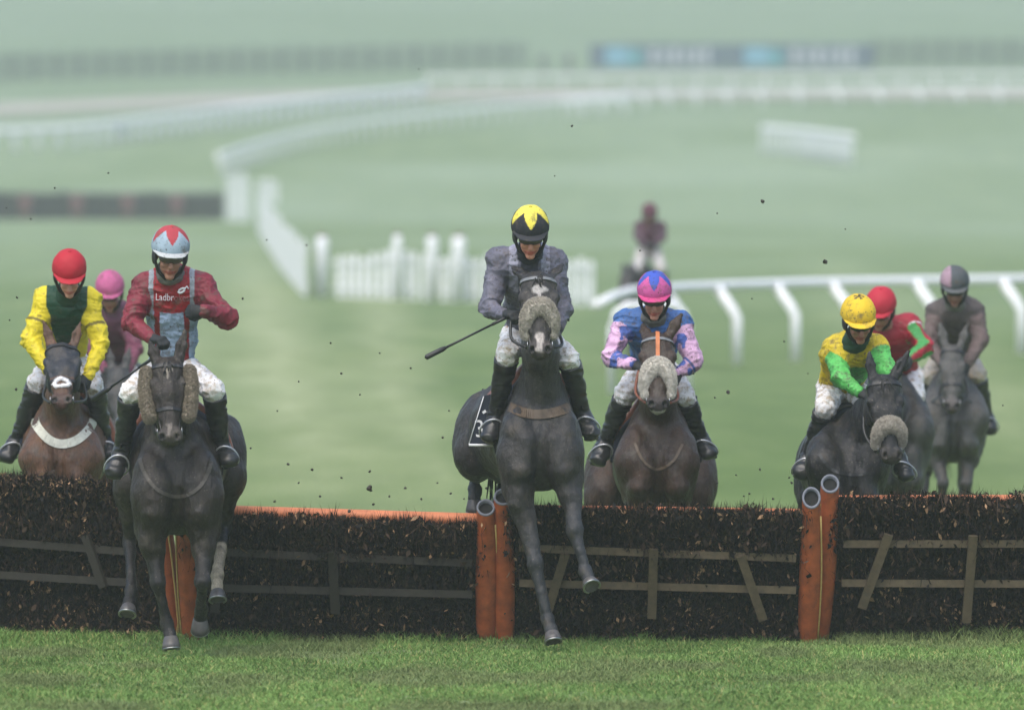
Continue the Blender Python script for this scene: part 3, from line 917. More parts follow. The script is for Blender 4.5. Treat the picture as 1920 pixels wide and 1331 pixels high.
def build_haze(density=0.00068, col=(0.72, 0.80, 0.765)):
    mb = MB().box((0, 1000, 39), (760, 0, 0), (0, 1060, 0), (0, 0, 41))
    m = bpy.data.materials.new('haze'); m.use_nodes = True
    nt = m.node_tree; nt.nodes.clear()
    o = nt.nodes.new('ShaderNodeOutputMaterial'); v = nt.nodes.new('ShaderNodeVolumePrincipled')
    v.inputs['Color'].default_value = (*col, 1); v.inputs['Density'].default_value = density
    v.inputs['Anisotropy'].default_value = 0.0
    nt.links.new(v.outputs[0], o.inputs['Volume'])
    tag(mb.build('haze', m, origin=(0, 1000, -2)), kind='stuff')


build_ground()
build_path()
build_grass()
build_hurdles()
build_background()
build_clods()

# ================================================================= HORSES
X1 = np.array([1.0, 0, 0]); Z1 = np.array([0, 0, 1.0])


def canon(cx, d0, lift=0.0):
    """joints of a horse galloping at the camera; cx = image column, d0 = distance of its chest"""
    o = ground_at(cx, d0); o[2] += lift
    J = dict(
        poll=(0, -.22, 2.02), muz=(0, -.42, 1.50), nb=(0, .28, 1.36), nm=(0, .02, 1.70), chest=(0, .06, 1.14),
        with_=(0, .50, 1.50), bar1=(0, .55, 1.20), bar2=(0, 1.20, 1.22), croup=(0, 1.75, 1.32), tailb=(0, 2.02, 1.42),
        shL=(-.17, .02, 1.14), shR=(.17, .02, 1.14), elL=(-.14, .16, .92), elR=(.14, .16, .92),
        knL=(-.14, -.02, .52), knR=(.14, .05, .52), feL=(-.14, .05, .20), feR=(.14, .14, .22), hoL=(-.14, .0, .07), hoR=(.14, .12, .10),
        hpL=(-.15, 1.75, 1.20), hpR=(.15, 1.75, 1.20), stL=(-.21, 1.48, .95), stR=(.21, 1.48, .95),
        hkL=(-.17, 1.90, .56), hkR=(.17, 1.90, .56), hfL=(-.16, 1.75, .22), hfR=(.16, 1.70, .22), hhL=(-.16, 1.68, .08), hhR=(.16, 1.63, .08),
        earL=(-.13, -.14, 2.20), earR=(.13, -.14, 2.20))
    return {k: o + np.array(v) for k, v in J.items()}, o


HORSE_PARTS = {}


def build_horse(S):
    d0 = S['d0']
    J, o = canon(S['cx'], d0, S.get('lift', 0))
    for k, (px, py, dy) in S.get('px', {}).items():
        J[k] = at(px, py, d0 + dy)
    for k, v in S.get('mv', {}).items():
        J[k] = J[k] + np.array(v)
    h = S.get('h', 0.011)
    cw = S.get('cw', 0.24); bw = S.get('bw', 0.29); hw = S.get('hw', 0.24)
    U = nrm(S.get('hx', (1, 0, 0)))
    P0, M0 = J['poll'], J['muz']
    HL = S.get('hl', 0.60)
    V_ = nrm(M0 - P0); U = nrm(U - V_ * (U @ V_)); W_ = np.cross(V_, U)
    ks = HL / 0.60; hwf = S.get('hwf', 1.0)
    hd = lambda u, v, w: P0 + (u * hwf * U + v * V_ + w * W_) * ks
    A_h = np.array([U, V_, W_])
    E = lambda c, r, A=None: ell(c, np.array(r), A)
    pr = []
    add = lambda p, k=0.03: pr.append((p, k))
    # trunk
    add(E(J['chest'] + (0, .14, .02), (cw, .26, .29)), .03)
    add(ecap(J['chest'] + (0, .25, .03), J['bar1'], cw * .98, .28, bw, .335, X1), .08)
    add(ecap(J['bar1'], J['bar2'], bw, .335, bw * 1.0, .33, X1), .06)
    add(ecap(J['bar2'], J['croup'] + (0, -.1, -.02), bw * .98, .31, hw, .26, X1), .08)
    add(E(J['croup'], (hw, .32, .25)), .08)
    add(ecap(J['with_'] + (0, -.2, -.05), J['with_'] + (0, .35, -.06), .075, .12, .10, .13, X1), .10)
    # neck
    add(ecap(hd(0, .06, -.13), J['nm'], .085, .125, .105, .175, X1), .06)
    add(ecap(J['nm'], J['nb'], .105, .175, S.get('nw', .165), .265, X1), .08)
    add(ecap(J['nb'], J['chest'] + (0, .15, .06), S.get('nw', .165), .24, cw * .8, .22, X1), .08)
    # breast muscles with the furrow between them
    cz = J['chest']
    for s in (-1, 1):
        sh0, el0 = (J['shL'], J['elL']) if s < 0 else (J['shR'], J['elR'])
        add(ecap(cz + (s * cw * .36, -.06, .06), cz + (s * cw * .52, -.075, -.12), cw * .32, .115, cw * .37, .135, X1), .03)
        add(ecap(cz + (s * cw * .52, -.05, -.12), el0 + (0, -.10, -.10), cw * .34, .105, .07, .07, X1), .04)
        add(E(cz + (s * cw * .58, .0, .10), (cw * .40, .15, .18)), .06)
        sh = J['shL'] if s < 0 else J['shR']
        add(ecap(J['with_'] + (s * .10, -.10, -.14), sh + (0, .10, .06), .07, .16, .105, .15, X1), .05)
        add(E(sh + (0, .0, 0), (.10, .13, .14)), .04)
    ccuts = [(cap(cz + (0, -.215, .10), cz + (0, -.205, -.20), .020, .032), .05)]
    # fore legs
    for s, q in ((-1, 'L'), (1, 'R')):
        sh, el, kn, fe, ho = (J[a + q] for a in ('sh', 'el', 'kn', 'fe', 'ho'))
        fo = nrm(ho - fe)
        add(cap(sh, el, .120, .10), .06)
        mid = el * .6 + kn * .4
        add(ecap(el, mid, .092, .105, .066, .078, X1), .05)
        add(ecap(mid, kn, .066, .075, .043, .046, X1), .03)
        add(E(kn, (.050, .048, .058)), .02)
        cm = kn * .5 + fe * .5
        add(ecap(kn, cm, .042, .044, .030, .040, X1), .02)
        add(ecap(cm, fe, .030, .040, .034, .042, X1), .015)
        add(E(fe, (.040, .045, .044)), .02)
        add(cap(fe, ho - fo * .01, .034, .040), .02)
    for s, q in ((-1, 'L'), (1, 'R')):
        hp, st, hk, fe, ho = (J[a + q] for a in ('hp', 'st', 'hk', 'hf', 'hh'))
        fo = nrm(ho - fe)
        add(ecap(hp, st, .17, .24, .125, .165, X1), .08)
        add(E(hp * .55 + st * .45 + (s * .02, 0, 0), (.15, .23, .27)), .06)
        md = st * .5 + hk * .5
        add(ecap(st, md, .115, .15, .072, .10, X1), .05)
        add(ecap(md, hk, .072, .10, .042, .058, X1), .03)
        add(E(hk, (.046, .062, .062)), .02)
        add(ecap(hk, fe, .037, .048, .034, .040, X1), .02)
        add(E(fe, (.042, .046, .046)), .02)
        add(cap(fe, ho - fo * .01, .036, .042), .02)
    # head
    he = lambda c, r: ell(hd(*c), np.array(r) * ks * np.array([hwf, 1, 1]), A_h)
    hc = lambda a, b, wa, da, wb, db: ecap(hd(*a), hd(*b), wa * ks * hwf, da * ks, wb * ks * hwf, db * ks, U)
    add(he((0, .07, -.08), (.088, .12, .105)), .04)
    add(hc((0, .06, -.045), (0, .24, -.045), .092, .062, .086, .065), .03)
    add(hc((0, .24, -.045), (0, .40, -.055), .080, .066, .054, .062), .03)
    add(hc((0, .40, -.055), (0, .545, -.045), .052, .060, .048, .050), .02)
    for s in (-1, 1):
        add(he((s * .066, .19, -.15), (.040, .12, .10)), .03)
        add(he((s * .088, .165, -.028), (.030, .044, .034)), .016)      # eye socket
        add(cap(hd(s * .080, .22, -.03), hd(s * .052, .42, -.035), .018 * ks, .012 * ks), .02)  # facial crest
        add(he((s * .040, .545, -.022), (.030, .050, .034)), .015)       # nostril flare
    add(hc((0, .26, -.155), (0, .50, -.115), .046, .05, .034, .034), .03)
    add(he((0, .575, -.058), (.050, .034, .040)), .018)
    add(he((0, .560, -.105), (.036, .036, .026)), .015)
    ears = []
    for s, q in ((-1, 'L'), (1, 'R')):
        b0 = hd(s * .058, .0, -.07); tp = J['ear' + q]
        mid_ = b0 * .45 + tp * .55
        add(ecap(b0, mid_, .034, .022, .037, .020, U), .02)
        add(ecap(mid_, tp, .037, .019, .009, .008, U), .01)
        ears.append((b0, tp))
    cuts = list(ccuts)
    for s in (-1, 1):
        cuts.append((ell(hd(s * .043, .562, .008), np.array([.016, .024, .03]) * ks, A_h), .008))
        b0, tp = ears[0 if s < 0 else 1]
        ax = nrm(tp - b0); f_ = nrm(W_ - ax * (W_ @ ax)) if abs(W_ @ ax) < .95 else np.array([0, -1., 0])
        cuts.append((cap(b0 * .65 + tp * .35 + f_ * .027, b0 * .2 + tp * .8 + f_ * .018, .018, .008), .006))
    cuts.append((hc((0, .585, -.083), (0, .50, -.09), .07, .004, .05, .003), .006))
    Fd = sculpt(pr, h, .04, cuts)
    V, Q = Fd.mesh()
    N = normals(V, Q)
    # living surface: veins and muscle unevenness
    P = V * np.array([13, 9, 6]) + np.stack([vnoise(V * 5), vnoise(V * 5 + 9), vnoise(V * 5 + 17)], 1) * 1.5
    V = V + N * ((vnoise(P) - .5) * .020 + (1 - np.abs(2 * vnoise(V * np.array([30, 20, 12]) + 3) - 1) - .5) * .006 + (vnoise(V * 60 + 5) - .5) * .004)[:, None]
    # ---- coat colour
    base = np.asarray(S['coat'], float); dark = np.asarray(S.get('dark', base * .45), float)
    C = np.repeat(base[None, :], len(V), 0)
    q = (V - P0) / ks
    hu, hv, hw_ = q @ U / hwf, q @ V_, q @ W_
    inhead = (np.abs(hu) < .16) & (hv > -.26) & (hv < .68) & (hw_ > -.24) & (hw_ < .12)
    def paint(mask, col):
        nonlocal C
        C = C * (1 - mask[:, None]) + np.asarray(col)[None, :] * mask[:, None]
    for q_, pts in (('L', ('el', 'kn', 'fe', 'ho')), ('R', ('el', 'kn', 'fe', 'ho')), ('L', ('st', 'hk', 'hf', 'hh')), ('R', ('st', 'hk', 'hf', 'hh'))):
        p = [J[a + q_] for a in pts]
        for i in range(3):
            dd, tt = segdist(V, p[i], p[i + 1])
            m = sstep(.10, .06, dd) if i else sstep(.13, .08, dd) * sstep(.35, .95, tt)
            paint(m, dark)
    paint(sstep(.42, .56, hv) * inhead * .85, S.get('muzc', dark * .9))
    paint(sstep(.035, .015, np.linalg.norm(np.stack([np.abs(hu) - .043, hv - .562, hw_ + .01], 1), axis=1)) * inhead, (.004, .004, .004))
    for fn, col in S.get('marks', []):
        paint(np.clip(fn(hu, hv, hw_, V, J), 0, 1) * 1.0, col)
    for key, col in S.get('socks', []):
        a, b = {'f': ('fe', 'ho'), 'h': ('hf', 'hh')}[key[0]]
        dd, tt = segdist(V, J[('kn' if key[0] == 'f' else 'hk') + key[1]] * .45 + J[a + key[1]] * .55, J[b + key[1]])
        paint(sstep(.085, .06, dd), col)
    body = mesh_obj('horse', V, Q, S.get('mat', M['coat']), None, C, True, origin=o)
    tag(body, S['label'], 'horse', 'horses racing at the camera')
    T = BVHTree.FromPolygons([Vector(v) for v in V], Q.tolist())
    K = dict(J=J, o=o, obj=body, T=T, hd=hd, U=U, V=V_, W=W_, ks=ks, S=S, F=Fd, hwf=hwf)
    simple = S.get('simple', False)
    # hooves
    for q_, a, b in (('L', 'fe', 'ho'), ('R', 'fe', 'ho'), ('L', 'hf', 'hh'), ('R', 'hf', 'hh')):
        hoof(J[a + q_], J[b + q_], S.get('hoofdir', {}).get(b + q_), body)
    # eyes
    for s in (-1, 1):
        c = hd(s * .101, .165, -.026)
        e = sculpt([(ell(c, (.019, .019, .019)), 0)], .006, .012).mesh()
        mesh_obj('eye', e[0], e[1], M['eye'], body)
    if not simple:
        tack(K)
    mane_tail(K)
    return K


def hoof(fe, ho, direc, parent):
    ax = nrm(ho - fe) if direc is None else nrm(direc)
    u = nrm(np.cross(ax, (0, 1, 0)) if abs(ax[1]) < .9 else np.cross(ax, (0, 0, 1)))
    if u[0] < 0: u = -u
    w = np.cross(u, ax)                       # toe side
    if w[1] > 0: w = -w
    V = []; n = 18
    rows = [(-.012, .040, 0), (.0, .047, .004), (.035, .055, .016), (.068, .062, .028), (.072, .055, .027), (.060, .03, .02)]
    for t, r, sh in rows:
        for k in range(n):
            a = 2 * math.pi * k / n
            V.append(ho + ax * t + w * sh + r * (math.cos(a) * u + math.sin(a) * w * (1.12 if math.sin(a) > 0 else .85)))
    Fc = []
    for j in range(len(rows) - 1):
        for k in range(n):
            a, b = j * n + k, j * n + (k + 1) % n
            Fc.append((a, b, b + n, a + n))
    Fc.append(tuple((len(rows) - 1) * n + k for k in range(n)))
    ob = mesh_obj('hoof', np.array(V), Fc, M['hoof'], parent)
    mb = MB()
    pts = [ho + ax * .074 + w * .028 + .056 * (math.cos(a) * u + math.sin(a) * w * (1.12 if math.sin(a) > 0 else .85)) for a in np.linspace(-.9, math.pi + .9, 16)]
    mb.tube(pts, .007, 6).build('shoe', M['metal'], ob, True)


def surf_ring(K, cen, ax0, ax1, along, width, name, mat, parent, a0=0, a1=2 * math.pi, n=40, off=.005, thick=.004, R=.45):
    """a strap that lies on the horse's surface: rays are cast inwards round cen in the plane ax0/ax1"""
    T = K['T']; rows = []
    along = nrm(along)
    for a in np.linspace(a0, a1, n):
        d = math.cos(a) * ax0 + math.sin(a) * ax1
        row = []
        for s in (-1, 1):
            c = cen + along * s * width / 2
            hit = T.ray_cast(Vector(c + d * R), Vector(-d))[0]
            row.append((np.array(hit) if hit is not None else c + d * .08, d))
        rows.append(row)
    return ribbon(rows, off, thick, name, mat, parent)


def ribbon(rows, off, thick, name, mat, parent):
    V = []; Fc = []
    for r in rows:
        (p0, d0), (p1, d1) = r
        V += [p0 + d0 * off * .2, p0 + d0 * (off + thick), p1 + d1 * (off + thick), p1 + d1 * off * .2]
    for i in range(len(rows) - 1):
        a = i * 4
        for k in range(4):
            Fc.append((a + k, a + (k + 1) % 4, a + 4 + (k + 1) % 4, a + 4 + k))
    Fc += [(3, 2, 1, 0), tuple(len(V) - 4 + k for k in range(4))]
    return mesh_obj(name, np.array(V), Fc, mat, parent, None, False)


def front_strap(K, pts, width, name, mat, parent, off=.006, thick=.005, n=36):
    """strap lying over the breast: pts are (px,py) image positions, cast along the view on to the coat"""
    d0 = K['S']['d0']; pp = spline([(a, b, 0) for a, b in pts], n)
    sc = F / d0; rows = []
    for i, p in enumerate(pp):
        t = nrm(np.array(pp[min(i + 1, n - 1)]) - np.array(pp[max(i - 1, 0)]))
        nn = np.array([-t[1], t[0], 0])
        row = []
        for s in (-1, 1):
            q = p + nn * s * width * sc / 2
            w = at(q[0], q[1], d0 - .8); dr = nrm(w - CAM)
            hit = K['T'].ray_cast(Vector(w), Vector(dr), 2.2)[0]
            row.append((np.array(hit) if hit is not None else None, -dr))
        if row[0][0] is None or row[1][0] is None: continue
        rows.append(row)
    if len(rows) > 3: return ribbon(rows, off, thick, name, mat, parent)


def fleece(segs, k, name, mat, parent, h=.009):
    Fd = sculpt([(s, k) for s in segs], h, .03)
    V, Q = Fd.mesh(); N = normals(V, Q)
    V = V + N * ((vnoise(V * 90) - .5) * .006 + (vnoise(V * 30) - .5) * .006)[:, None]
    # tufts of wool standing off the skin
    n = 16000 if h > .008 else 500
    fi = RNG.integers(0, len(Q), n); a, b = RNG.random(n), RNG.random(n)
    P = V[Q[fi, 0]] * (1 - a)[:, None] * (1 - b)[:, None] + V[Q[fi, 1]] * (a * (1 - b))[:, None] + V[Q[fi, 2]] * (a * b)[:, None] + V[Q[fi, 3]] * ((1 - a) * b)[:, None]
    d = N[Q[fi, 0]] + RNG.normal(size=(n, 3)) * .55; d /= np.linalg.norm(d, axis=1)[:, None]
    s = np.cross(d, RNG.normal(size=(n, 3))); s /= np.linalg.norm(s, axis=1)[:, None]
    Ln = RNG.uniform(.006, .014, n)[:, None]
    T = np.stack([P - s * .0012, P + s * .0012, P + d * Ln + s * .0004, P + d * Ln - s * .0004], 1).reshape(-1, 3)
    Q = np.concatenate([Q, len(V) + np.arange(n)[:, None] * 4 + np.arange(4)]); V = np.concatenate([V, T])
    return mesh_obj(name, V, Q, mat, parent)


def tack(K):
    S, J, hd, U, V_, W_, ks, b = (K[k] for k in ('S', 'J', 'hd', 'U', 'V', 'W', 'ks', 'obj'))
    sm = S.get('bridle', M['strap_black'])
    br = surf_ring(K, hd(0, .045, -.07), U, W_, V_, .022, 'bridle', S.get('brow', sm), b, -.25, math.pi + .25, 36)
    # cheek pieces of the bridle
    for s in (-1, 1):
        rows = []
        for t in np.linspace(.05, .50, 16):
            row = []
            for e in (-1, 1):
                c = hd(0, t, -.075 + e * .009 + .02 * t)
                d = s * U
                hit = K['T'].ray_cast(Vector(c + d * .4), Vector(-d))[0]
                row.append((np.array(hit) if hit is not None else c + d * .08, d))
            rows.append(row)
        ribbon(rows, .004, .004, 'cheek_strap', sm, br)
        # bit ring
        c = hd(s * .066, .495, -.075)
        pts = [c + .024 * (math.cos(a) * V_ + math.sin(a) * W_) + U * s * .004 for a in np.linspace(0, 2 * math.pi, 15)]
        MB().tube(pts, .0042, 6, False).build('bit_ring', M['metal'], br, True)
    nb = S.get('noseband')
    if nb == 'strap' or nb is None:
        surf_ring(K, hd(0, .36, -.08), U, W_, V_, .022, 'noseband', S.get('nbmat', sm), br, 0, 2 * math.pi, 40)
    else:
        v0, wid, r, mt, drop = nb
        an = np.linspace(-.25, math.pi + .25, 19)
        pts = [hd(wid * math.cos(a), v0 + drop * (1 - math.sin(a)), -.07 + .085 * max(math.sin(a), 0) ** .6) for a in an]
        rr = [r * ks * (.62 + .52 * max(math.sin(a), 0)) for a in an]
        fleece([cap(pts[i], pts[i + 1], rr[i], rr[i + 1]) for i in range(len(pts) - 1)], .03, 'noseband', mt, br)
    for ext in S.get('extras', []):
        ext(K, br)
    # saddle cloth, saddle and girth from offset shells of the trunk
    with_ = J['with_']
    lo = np.array([with_[0] - .45, with_[1] - .12, with_[2] - .62]); hi = np.array([with_[0] + .45, with_[1] + .62, with_[2] + .25])
    P = []
    bw = S.get('bw', .29); cw = S.get('cw', .24)
    def trunk(i, z0, y0, y1, k_name, mt):
        Fd = Field(lo, hi, .014)
        Fd.add(ecap(J['bar1'], J['bar2'], bw + i, .335 + i, bw + i, .33 + i, X1), .06)
        Fd.add(ecap(J['chest'] + (0, .25, .03), J['bar1'], cw * .98 + i, .28 + i, bw + i, .335 + i, X1), .08)
        Fd.add(ecap(with_ + (0, -.2, -.05), with_ + (0, .35, -.06), .075 + i, .12 + i, .10 + i, .13 + i, X1), .10)
        Fd.plane(with_ + (0, y0, 0), (0, -1, 0)); Fd.plane(with_ + (0, y1, 0), (0, 1, 0)); Fd.plane(with_ + (0, 0, z0), (0, 0, -1))
        V, Q = Fd.mesh()
        if len(Q): return mesh_obj(k_name, V, Q, mt, b)
    cl = trunk(.022, -.40, .0, .52, 'saddle_cloth', S.get('clothmat', M['cloth_navy']))
    sd = trunk(.055, -.30, .04, .40, 'saddle', S.get('saddlemat', M['strap_tan']))
    K['cloth'] = cl
    surf_ring(K, J['bar1'] + (0, -.08, 0), X1, Z1, np.array([0, 1., 0]), .09, 'girth', M['strap_black'], b, math.pi - .1, 2 * math.pi + .1, 36, R=.7)


def mane_tail(K):
    S, J, hd, b = (K[k] for k in ('S', 'J', 'hd', 'obj'))
    r = random.Random(int(S['cx']))
    mb = MB(); W_ = K['W']
    n = 26 if not S.get('simple') else 8
    side = S.get('maneside', 1)
    crest = [hd(0, -.02, -.10), J['nm'] * .55 + hd(0, 0, -.2) * .45 + (0, .09, .06), J['nm'] + (0, .13, .12), J['with_'] + (0, -.2, .06)]
    cr = spline(crest, n)
    for i, p in enumerate(cr):
        for _ in range(3):
            L = r.uniform(.07, .16)
            q = p + np.array([r.uniform(-.02, .02), r.uniform(-.02, .02), .0])
            e = q + np.array([side * r.uniform(.05, .13), r.uniform(.0, .1), -L * .6])
            mb.tube([q - (0, 0, .03), q * .5 + e * .5 + (0, 0, .03), e], [.008, .007, .002], 4)
    mb.build('mane', M['hair'], b, True)
    if S.get('forelock', True):
        mb = MB()
        for _ in range(12):
            p = hd(r.uniform(-.025, .025), -.01, -.02)
            e = hd(r.uniform(-.04, .04), r.uniform(.06, .12), .035)
            mb.tube([p, p * .5 + e * .5 + W_ * .025, e], [.006, .006, .002], 4)
        mb.build('forelock', M['hair'], b, True)
    mb = MB(); t0 = J['tailb']; sw = np.array(S.get('tail', (0.0, .30, -.45)))
    for _ in range(70 if not S.get('simple') else 24):
        d = sw + np.array([r.uniform(-.07, .07), r.uniform(-.06, .12), r.uniform(-.18, .06)])
        p = t0 + np.array([r.uniform(-.02, .02), 0, 0])
        mb.tube([p - (0, .06, 0), p + d * .4 + (0, 0, .04), p + d * .8 + (0, 0, r.uniform(-.05, .0)), p + d * 1.2 + (r.uniform(-.03, .03), 0, -.12)], [.012, .012, .007, .0015], 4)
    for e in S.get('wisps', []):
        pts = [at(px, py, S['d0'] + dy) for px, py, dy in e]
        mb.tube(spline([t0] + pts, 14), [.004] + [.0018] * 12 + [.0009], 4)
    mb.build('tail', M['hair'], b, True)


# ================================================================= RIDERS
def hand_prims(Wr, Kd, Nd, hs=1.0, inf=0.0):
    Kd = nrm(Kd); Nd = nrm(Nd - Kd * (Nd @ Kd)); Td = np.cross(Kd, Nd)
    pr = [(ecap(Wr + Kd * .015 * hs, Wr + Kd * .08 * hs, .034 * hs + inf, .020 * hs + inf, .040 * hs + inf, .016 * hs + inf, Td), .012)]
    for i in range(4):
        o = Td * (.031 - .0207 * i) * hs
        L = np.array([.043, .027, .021]) * (.95, 1.06, 1.0, .8)[i] * hs
        p = Wr + Kd * (.084 - .004 * abs(i - 1.2)) * hs + o
        for j, ang in enumerate((48, 118, 172)):
            a = math.radians(ang + 3 * i); d = Kd * math.cos(a) + Nd * math.sin(a)
            q = p + d * L[j]
            pr.append((cap(p, q, .0098 * hs - .0006 * j + inf, .0092 * hs - .0006 * j + inf), .003 if j else .006)); p = q
    p = Wr + Kd * .025 * hs + Td * .036 * hs + Nd * .006 * hs
    for d, L in ((Kd * .75 + Td * .35 + Nd * .5, .042), (Kd * .75 - Td * .25 + Nd * .7, .032), (Kd * .4 - Td * .75 + Nd * .5, .024)):
        q = p + nrm(d) * L * hs
        pr.append((cap(p, q, .0115 * hs + inf, .0100 * hs + inf), .005)); p = q
    return pr


def star_fn(polar0, depth, n, phase=0.0):
    """pointed star on the crown: 1 inside"""
    def f(phi, pol):
        t = np.abs(((phi - phase) / (2 * np.pi) * n) % 1.0 - .5) * 2      # 0 mid .. 1 at edges
        lim = polar0 + depth * (2 * np.abs(t - .5) * 0 + t)
        return pol < lim
    return f


def build_rider(R, K):
    """R: spec, K: the horse he rides"""
    d0 = R.get('d0', K['S']['d0']); o = K['o'].copy()
    J = dict(head=(0, .05, 2.36), neck=(0, .20, 2.22), pel=(0, .72, 1.93), shL=(-.19, .24, 2.15), shR=(.19, .24, 2.15),
             elL=(-.29, .12, 1.90), elR=(.29, .12, 1.90), haL=(-.13, .0, 1.80), haR=(.13, .0, 1.80),
             hiL=(-.11, .74, 1.90), hiR=(.11, .74, 1.90), knL=(-.25, .38, 1.64), knR=(.25, .38, 1.64),
             anL=(-.34, .62, 1.24), anR=(.34, .62, 1.24), toL=(-.36, .46, 1.15), toR=(.36, .46, 1.15))
    J = {k: o + np.array(v) for k, v in J.items()}
    for k, (px, py, dy) in R.get('px', {}).items():
        J[k] = at(px, py, d0 + dy)
    h = R.get('h', .0075); hs = R.get('hs', 1.0)
    yaw, pit, rol = (math.radians(a) for a in R.get('face', (0, 22, 0)))
    fw = nrm((math.sin(yaw) * math.cos(pit), -math.cos(yaw) * math.cos(pit), -math.sin(pit)))
    rt = nrm(np.cross(fw, Z1) * -1)
    if rt[0] < 0: rt = -rt
    rt = nrm(rt * math.cos(rol) + np.cross(fw, rt) * math.sin(rol)); upv = np.cross(rt, fw)
    if upv[2] < 0: upv = -upv
    H = np.array([rt, fw, upv]); HC = J['head']
    hp = lambda r, f, u: HC + (r * rt + f * fw + u * upv) * hs
    he = lambda c, r: ell(hp(*c), np.array(r) * hs, H)
    # ---- body: one skin
    pr = []
    A = lambda p, k=.015: pr.append((p, k))
    A(he((0, -.01, .03), (.076, .098, .098)), .01)
    A(he((0, .035, -.055), (.058, .062, .075)), .03)                      # jaw / cheeks
    A(he((0, .075, -.118), (.028, .022, .022)), .02)                      # chin
    A(cap(hp(0, .100, -.005), hp(0, .118, -.050), .009 * hs, .014 * hs), .012)  # nose
    for s in (-1, 1):
        A(he((s * .030, .088, .008), (.022, .012, .009)), .01)            # brow
        A(he((s * .040, .078, -.045), (.020, .018, .016)), .014)          # cheekbone
        A(he((s * .011, .112, -.056), (.008, .008, .007)), .006)
        A(he((s * .078, -.005, -.015), (.010, .024, .032)), .008)         # ear
    A(he((0, .094, -.082), (.024, .010, .006)), .006)                     # lips
    A(he((0, .092, -.094), (.020, .010, .007)), .006)
    cuts = [(he((s * .031, .102, -.014), (.017, .014, .009)), .006) for s in (-1, 1)]
    cuts.append((he((0, .110, -.0875), (.024, .012, .0022)), .003))
    hb = hp(0, -.015, -.09)
    A(cap(hb, J['neck'], .055 * hs, .058), .03)
    tz = nrm(J['neck'] - J['pel'])
    thw = R.get('tw', .155)
    ch = J['neck'] * .68 + J['pel'] * .32; wa = J['neck'] * .35 + J['pel'] * .65
    def torso(i, out):
        out.append((ecap(J['pel'], wa, .135 + i, .105 + i, .130 + i, .100 + i, X1), .05))
        out.append((ecap(wa, ch, .130 + i, .100 + i, thw + i, .120 + i, X1), .05))
        out.append((ecap(ch, J['neck'] - tz * .03, thw + i, .120 + i, .095 + i, .085 + i, X1), .06))
        out.append((ell(J['neck'] * .86 + J['pel'] * .14 + (0, .03, .0), (.165 + i, .13 + i, .095 + i)), .08))
        for s, q in ((-1, 'L'), (1, 'R')):
            out.append((cap(ch * .35 + J['neck'] * .65, J['sh' + q], .082 + i, .070 + i), .08))
    def arm(q, i, out):
        out.append((cap(J['sh' + q], J['el' + q], .060 + i, .045 + i), .05))
        out.append((cap(J['el' + q], J['ha' + q], .042 + i, .026 + i * .8), .02))
    torso(-.006, pr)
    hands = {}
    for s, q in ((-1, 'L'), (1, 'R')):
        arm(q, -.006, pr)
        kd = nrm(J['ha' + q] - J['el' + q])
        kd = nrm(R.get('hd' + q, kd * .6 + np.array([-s * .35, -.4, -.1])))
        nd = np.array(R.get('hn' + q, (-s * .5, .3, -.8)))
        hands[q] = (J['ha' + q], kd, nd)
        pr += hand_prims(J['ha' + q], kd, nd, 1.0)
        A(cap(J['hi' + q], J['kn' + q], .085, .058), .04)
        A(cap(J['kn' + q], J['an' + q], .052, .038), .02)
        A(ecap(J['an' + q], J['to' + q], .040, .035, .038, .024, X1), .02)
    A(ell(J['pel'], (.14, .12, .11)), .05)
    V, Q = sculpt(pr, h, .03, cuts).mesh()
    qh = (V - HC) / hs; r_, f_, u_ = qh @ rt, qh @ fw, qh @ upv
    sk = np.asarray(R.get('skin', srgb(196, 142, 118))) * 1.05
    C = np.repeat(sk[None], len(V), 0)
    hm = (np.abs(r_) < .12) & (u_ > -.2) & (u_ < .16) & (f_ > -.14)
    def pt_(m, c):
        nonlocal C
        C = C * (1 - m[:, None]) + np.asarray(c)[None] * m[:, None]
    pt_(hm * sstep(.018, .010, np.abs(u_ + .088) + .2 * np.abs(r_)) * (f_ > .07), sk * (.75, .42, .42))
    for s in (-1, 1):
        pt_(hm * sstep(.020, .008, np.hypot(r_ - s * .031, (u_ + .014) * 1.6)) * (f_ > .05), (.03, .025, .02))
        pt_(hm * sstep(.026, .016, np.hypot(r_ - s * .032, (u_ - .010) * 3.5)) * (f_ > .05), (.06, .04, .03))
    pt_(hm * sstep(-.03, .03, u_ - .045) * 1.0, (.03, .02, .015))
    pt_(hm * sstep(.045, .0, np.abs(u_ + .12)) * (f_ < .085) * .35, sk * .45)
    person = mesh_obj('person', V, Q, M['skin'], None, C, True, origin=J['pel'] - (0, 0, .15))
    tag(person, R['label'], 'person', 'jockeys riding the racehorses')
    # ---- silks
    pr = []
    torso(.014, pr)
    for q in 'LR': arm(q, .018, pr)
    ext = np.array([0, 0, 0])
    Fd = sculpt(pr, h, .04)
    wd_ = nrm(J['pel'] - wa)
    V, Q = Fd.mesh(); N = normals(V, Q)
    # region information
    dL1, tL1 = segdist(V, J['shL'], J['elL']); dL2, tL2 = segdist(V, J['elL'], J['haL'])
    dR1, tR1 = segdist(V, J['shR'], J['elR']); dR2, tR2 = segdist(V, J['elR'], J['haR'])
    dl, dr = np.minimum(dL1, dL2), np.minimum(dR1, dR2)
    dt, tt = segdist(V, J['pel'], J['neck'])
    tL = np.where(dL1 < dL2, tL1, 1 + tL2); tR = np.where(dR1 < dR2, tR1, 1 + tR2)
    side = np.where(dl < dr, -1, 1); da = np.minimum(dl, dr); ta = np.where(side < 0, tL, tR)
    armf = (da - .075 < dt - thw) & ((ta > .22) | (da < .085))
    armf &= da < .11
    u = (V - J['pel']) @ X1 - tt * ((J['neck'] - J['pel']) @ X1)
